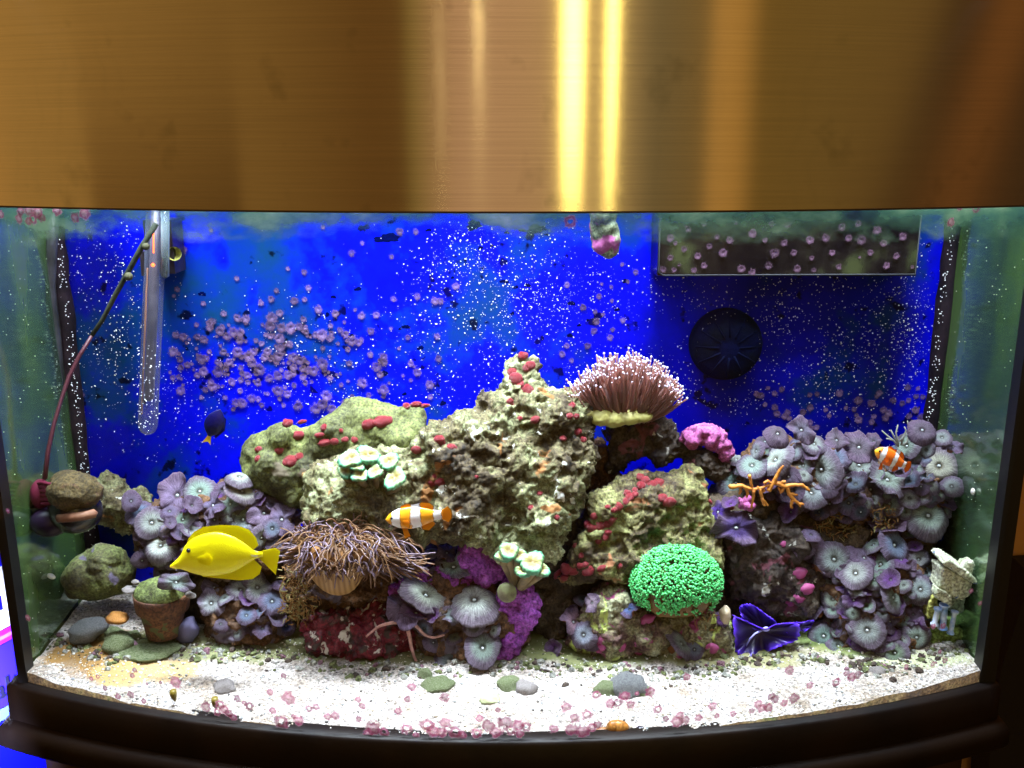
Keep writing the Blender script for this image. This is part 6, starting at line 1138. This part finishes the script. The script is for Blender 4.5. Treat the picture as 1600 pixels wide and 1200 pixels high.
# white specks
def specks():
    rs = np.random.RandomState(12); mb = MB(); n = 52000; px = rs.uniform(105,1492,n); py = rs.uniform(345,730,n)
    q = np.stack([px*.012, py*.012, px*0+7], 1); d = fbm(q, 3)+.25*perlin(np.stack([px*.05,py*.05,px*0],1))
    cl = np.zeros(n)
    for (cx,cy,sx,sy,w) in ((770,470,130,90,.9),(740,400,60,35,.8),(1420,500,60,100,1.0),(1300,560,150,90,.55),(1150,520,140,80,.35),(420,560,150,60,.45),(170,480,60,150,.55),(300,620,90,70,.4),(600,600,150,60,.3),(860,470,80,70,.5),(1200,440,180,60,.2),(980,590,150,60,.3)): cl += w*np.exp(-((px-cx)/sx)**2-((py-cy)/sy)**2)
    pr = np.clip(.05+cl*.55+d*.22*(cl > .15), 0, .95); pr *= np.where((px > 280) & (px < 620) & (py < 440), .12, 1); keep = rs.uniform(size=n) < pr*.62
    R_ = .00018+.00060*rs.uniform(size=n)**3; ang = rs.uniform(0,PI,n); el = rs.uniform(1,1.7,n)
    for i in np.where(keep)[0]:
        p = at(px[i], py[i], BACK-.0004); mb.ball(p, (R_[i]*el[i], R_[i]*.8, R_[i]), 5, 3, mi=0 if rs.rand() < .7 else 1, rot=Matrix.Rotation(float(ang[i]), 3, 'Y'))
    for i in range(420):   # on the seams and side panes
        s = rs.choice((-1,1)); mb.ball((s*.448+rs.uniform(-.004,.004), BACK-.018, rs.uniform(.0,.43)), rs.uniform(.0004,.0008), 5, 3)
    for i in range(260):
        s = rs.choice((-1,1)); mb.ball((s*.4573, rs.uniform(.02,.16), rs.uniform(.02,.43)), rs.uniform(.0003,.0006), 5, 3, mi=1)
    for i in range(110):
        a = rs.uniform(0,6.28); q = 52*math.sqrt(rs.uniform(0,1)); mb.ball(at(1136+q*math.cos(a), 540+q*math.sin(a), .158-.0035-.0075*max(0,1-q/54)), rs.uniform(.0003,.0006), 5, 3, mi=1)
    for i in range(90):
        mb.ball(at(rs.uniform(214,250), rs.uniform(540,670), HY-.0105), rs.uniform(.0004,.0007), 5, 3)
    return mb
o = specks().build('tube_worms', [flat('worm_white', (.85,.86,.90), .4), flat('worm_dull', (.50,.50,.42), .5)]); tag(o, 'countless tiny white tube worms speckling the blue back', 'tube worms', kind='stuff')
# front glass growth
for a in [(2,335,7),(33,330,8),(46,328,9),(60,332,11),(66,340,8),(30,342,8),(52,342,9),(45,345,7),(90,329,9),(133,333,11),(118,340,9),(891,346,11),(1485,347,8),(1499,323,7),(1524,325,9),(865,351,0),(44,965,6),(13,798,5)]:
    if a[2]: put_spot(a[0], a[1], a[2], fg, CF_, 'front', rs)
front_low = [(211,1047,5),(207,1055,5),(275,1065,11),(230,1068,3),(251,1066,3),(323,1103,10),(344,1100,9),(351,1108,9),(358,1114,8),(371,1091,7),(382,1098,5),(390,1103,8),(365,1120,7),(340,1112,7),(443,1055,5),(422,1081,6),(451,1090,13),(483,1107,7),(494,1104,7),(427,1110,7),(440,1127,13),(459,1119,5),(467,1125,10),(512,1119,7),(524,1118,8),(560,1093,6),(566,1103,6),(561,1123,6),(583,1137,14),(600,1143,9),(575,1146,9),(622,1111,7),(637,1092,7),(643,1073,8),(694,1089,9),(635,1138,10),(650,1148,6),(668,1132,13),(676,1140,12),(697,1128,11),(690,1143,10),(712,1143,12),(722,1148,8),(778,1109,5),(749,1122,7),(762,1133,12),(775,1143,11),(790,1128,13),(798,1140,10),(745,1145,10),(810,1132,11),(822,1135,10),(812,1146,8),(865,1138,8),(884,1104,10),(897,1122,9),(917,1116,10),(893,1139,12),(910,1142,12),(925,1135,9),(934,1132,8),(953,1099,9),(965,1098,9),(985,1100,8),(975,1087,10),(932,1085,8),(1016,1080,9),(995,1083,4),(1028,1108,8),(1057,1126,11),(1070,1125,9),(1062,1118,8),(1091,1121,7),(1040,1123,6),(1073,1057,7),(1113,1103,8),(1120,1118,5),(1145,1115,6),(1190,1106,9),(1185,1099,8),(1200,1105,9),(1210,1092,8),(1233,1047,9),(1306,1065,8),(1330,1057,9),(1340,1054,8),(1322,1052,6),(1416,1041,5),(1476,1032,6),(1457,1037,5),(1458,978,5),(1473,978,6),(1517,923,5),(1531,942,5),(1468,1018,4),(1265,1070,7),(1240,1090,10),(1225,1098,7),(1205,1088,7),(1175,1110,6),(153,1057,4),(143,1060,4),(165,1075,5),(185,1088,6),(205,1085,7),(225,1095,5)]
for a in front_low: put_spot(*a, fg, CF_, 'front', rs)
# algae film along the water line on the inside of the front glass
def film_mat():
    m, nt, b = new_mat('algae_film'); tcn = N(nt, 'ShaderNodeTexCoord'); co = tcn.outputs['Object']; sp = N(nt, 'ShaderNodeSeparateXYZ'); L(nt, co, sp.inputs[0])
    no = N(nt, 'ShaderNodeTexNoise'); no.inputs['Scale'].default_value = 16; no.inputs['Detail'].default_value = 8; no.inputs['Roughness'].default_value = .6; mp = N(nt, 'ShaderNodeMapping'); mp.inputs['Scale'].default_value = (1,1,1.8); L(nt, co, mp.inputs[0]); L(nt, mp.outputs[0], no.inputs[0])
    r = ramp(nt, no.outputs[0], [(.35, (.02,.08,.09)), (.5, (.06,.15,.09)), (.66, (.18,.28,.16)), (.78, (.4,.45,.32))]); L(nt, r.outputs[0], b.inputs['Base Color']); b.inputs['Roughness'].default_value = .7
    tl = N(nt, 'ShaderNodeBsdfTranslucent'); L(nt, r.outputs[0], tl.inputs[0]); ms = N(nt, 'ShaderNodeMixShader'); ms.inputs[0].default_value = .5; L(nt, b.outputs[0], ms.inputs[1]); L(nt, tl.outputs[0], ms.inputs[2])
    z = math_(nt, 'DIVIDE', math_(nt, 'SUBTRACT', sp.outputs[2], .421), .028); sidef = math_(nt, 'MULTIPLY', math_(nt, 'POWER', math_(nt, 'ABSOLUTE', sp.outputs[0]), 6), 70)
    al = math_(nt, 'ADD', math_(nt, 'ADD', z, sidef), math_(nt, 'MULTIPLY', math_(nt, 'SUBTRACT', no.outputs[0], .5), 2.6)); ar = ramp(nt, al, [(.22, (0,)*3), (.75, (.78,)*3), (1.0, (.9,)*3)])
    tr = N(nt, 'ShaderNodeBsdfTransparent'); m2 = N(nt, 'ShaderNodeMixShader'); L(nt, ar.outputs[0], m2.inputs[0]); L(nt, tr.outputs[0], m2.inputs[1]); L(nt, ms.outputs[0], m2.inputs[2]); L(nt, m2.outputs[0], nt.nodes['Material Output'].inputs[0]); return m
mb = MB(); bow_strip(mb, .395, .452, -.0025, x0=-.452, x1=.452); mb.build('algae_film', film_mat(), fg)
# water surface
def water_mat():
    m, nt, b = new_mat('water_surface'); nt.nodes.remove(b); tr = N(nt, 'ShaderNodeBsdfTransparent'); tr.inputs[0].default_value = (.93,.97,.99,1); gl = N(nt, 'ShaderNodeBsdfGlossy'); gl.inputs['Roughness'].default_value = .05; ms = N(nt, 'ShaderNodeMixShader'); ms.inputs[0].default_value = .06
    L(nt, tr.outputs[0], ms.inputs[1]); L(nt, gl.outputs[0], ms.inputs[2]); L(nt, ms.outputs[0], nt.nodes['Material Output'].inputs[0]); return m
mb = MB(); n = 90; vs = []
for i in range(n+1):
    x = -.456+.912*i/n
    for j in range(13):
        y0 = bowY(x, -.0045); y0 = min(y0, .15); y = y0+(BACK-.0005-y0)*j/12; vs.append((x, y, .438+.0012*math.sin(x*70+j)*math.sin(y*90+x*30)))
mb.add(vs, [(i*13+j, (i+1)*13+j, (i+1)*13+j+1, i*13+j+1) for i in range(n) for j in range(12)]); o = mb.build('water', water_mat()); tag(o, kind='structure')

# ------------------------------------------------------------------ salt bucket at the left, and cable at the right
bk = thing('salt_bucket', (-.78,.12,-.6), 'bright blue and white printed salt bucket left of the aquarium', 'bucket')
bkc = Vector((-.72,.14,0)); BR = .150
M['b_blue'] = flat('bucket_blue', (.002,.004,.85), .4); M['b_white'] = flat('label_white', (.85,.88,.95), .4); M['b_purple'] = flat('label_purple', (.20,.01,.75), .4); M['b_mid'] = flat('label_deep_blue', (.02,.01,.80), .4); M['b_light'] = flat('label_light_blue', (.08,.14,.95), .4); M['b_text'] = flat('label_print', (.005,.005,.03), .5)
bkc = Vector((-.72,.25,0))
def bucket_hit(px, py):
    d = ray(px, py); ox, oy = CAM.x-bkc.x, CAM.y-bkc.y; a = d.x*d.x+d.y*d.y; b = 2*(ox*d.x+oy*d.y); c = ox*ox+oy*oy-BR*BR; D = b*b-4*a*c
    if D < 0: return None
    t_ = (-b-math.sqrt(D))/(2*a); return CAM+d*t_
def bucket_s(p): return math.atan2(p.x-bkc.x, -(p.y-bkc.y))*BR
bk.location = (bkc.x, bkc.y, -.35); bk.matrix_world = Matrix.Translation(bk.location)
hw_ = bucket_hit(0, 985); zw = hw_.z if hw_ else -.08
z_p = bucket_hit(0, 1020).z; z_l = bucket_hit(0, 1108).z; z_b = bucket_hit(0, 1128).z
def cyl(name, z0, z1, r, mat):
    mb = MB(); lathe(mb, [(r, z0), (r, z1)], (bkc.x, bkc.y, 0), n=96); return mb.build(name, mat, bk)
mb = MB(); lathe(mb, [(.0001,-.35),(.145,-.35),(BR-.0004,-.34),(BR-.0004,.135),(BR+.004,.137),(BR+.004,.150),(.12,.154),(.0001,.154)], (bkc.x,bkc.y,0), n=96); mb.build('bucket_body', M['b_blue'], bk)
cyl('white_label', zw, .125, BR, M['b_white']); cyl('purple_stripe', z_p+.009, zw-.001, BR, M['b_purple']); cyl('blue_band', z_l, z_p+.008, BR, M['b_mid']); cyl('light_band', z_b, z_l-.0008, BR, M['b_light'])
mb = MB(); lathe(mb, [(BR+.0008, zw-.012), (BR+.0008, zw-.0075)], (bkc.x,bkc.y,0), n=96); mb.build('pink_stripe', flat('label_pink', (.42,.12,.85), .4), bk)
cu = bpy.data.curves.new('salt_text', 'FONT'); cu.body = 'salt'; cu.size = .034; cu.extrude = .0004; cu.resolution_u = 4; cu.offset = .0006
to = bpy.data.objects.new('t', cu); COL.objects.link(to); dg = bpy.context.evaluated_depsgraph_get(); dg.update(); tm = bpy.data.meshes.new_from_object(to.evaluated_get(dg)); bpy.data.objects.remove(to)
n = len(tm.vertices); v = np.empty(n*3); tm.vertices.foreach_get('co', v); v = v.reshape(-1,3); xr = v[:,0].max(); p_ = bucket_hit(29, 1062); s0 = bucket_s(p_); zt_ = p_.z-.010
S_ = (v[:,0]-xr+s0)/BR; r_ = BR+.0012+v[:,2]; nv = np.stack([bkc.x+r_*np.sin(S_)-bk.location.x, bkc.y-r_*np.cos(S_)-bk.location.y, v[:,1]+zt_-bk.location.z], 1); tm.vertices.foreach_set('co', nv.ravel()); tm.update(); tm.materials.clear(); tm.materials.append(M['b_text'])
to = bpy.data.objects.new('printed_text', tm); COL.objects.link(to); to.parent = bk
def patch(px0, px1, py0, py1, mat, name):
    a, b = bucket_hit(px0, py0), bucket_hit(px1, py1); mb = MB(); sa, sb = bucket_s(a), bucket_s(b); vs = []
    for i in range(7):
        s = (sa+(sb-sa)*i/6)/BR; r = BR+.001
        for z in (a.z, b.z): vs.append((bkc.x+r*math.sin(s), bkc.y-r*math.cos(s), z))
    mb.add(vs, [(2*i, 2*i+2, 2*i+3, 2*i+1) for i in range(6)]); return mb.build(name, mat, bk)
patch(-30, 4, 877, 883, M['b_blue'], 'printed_line'); patch(-12, 3, 936, 952, M['b_blue'], 'printed_letter')
bst = thing('stool', (bkc.x,bkc.y,-.785), 'low dark stool under the blue bucket, out of view', 'stool')
mb = MB(); mb.box((bkc.x-.17,bkc.y-.15,-.375),(bkc.x+.17,bkc.y+.15,-.352)); mb.build('seat', M['cab'], bst, smooth=False)
for sx in (-1,1):
    for sy in (-1,1):
        mb = MB(); mb.box((bkc.x+sx*.14-.015,bkc.y+sy*.12-.015,-.785),(bkc.x+sx*.14+.015,bkc.y+sy*.12+.015,-.3755)); mb.build('leg', M['cab'], bst, smooth=False)
area('bucket_fill', (-.46,-.52,.05), (-.605,.17,-.12), .05, .05, 2.6, (.70,.72,1), spread=math.radians(26))  # added fill light to brighten the bucket, no real lamp there
# dark shape added for the shade on the wall, and cable at the right
dk = MB(); Yd = .47; f = [at(1612,900,Yd), at(1566,1040,Yd), at(1548,1130,Yd), at(1540,1400,Yd), at(1900,1400,Yd), at(1900,880,Yd)]; b = [p+Vector((.005,.07,0)) for p in f]; n = len(f)
for q in f+b: q.z = max(q.z, -.783)
dk.add(f+b, [tuple(range(n)), tuple(range(2*n-1, n-1, -1))]+[(i, n+i, n+(i+1)%n, (i+1)%n) for i in range(n)]); o = dk.build('wall_shade_shape', flat('near_black_shade', (.010,.008,.009), .9, bump=(60,.5,.003)), smooth=False, origin=(f[3].x, Yd, -.783)); tag(o, 'near-black shape added for shade on the wall right of the aquarium base', 'wall shade')
mb = MB(); mb.tube([at(1582,676,.54), at(1588,689,.54), at(1600,711,.54), at(1640,770,.54), at(1700,900,.54)], .0030, 10); o = mb.build('wall_cable', M['black_plastic']); tag(o, 'black cable slanting across the tan wall at the right edge', 'cable')
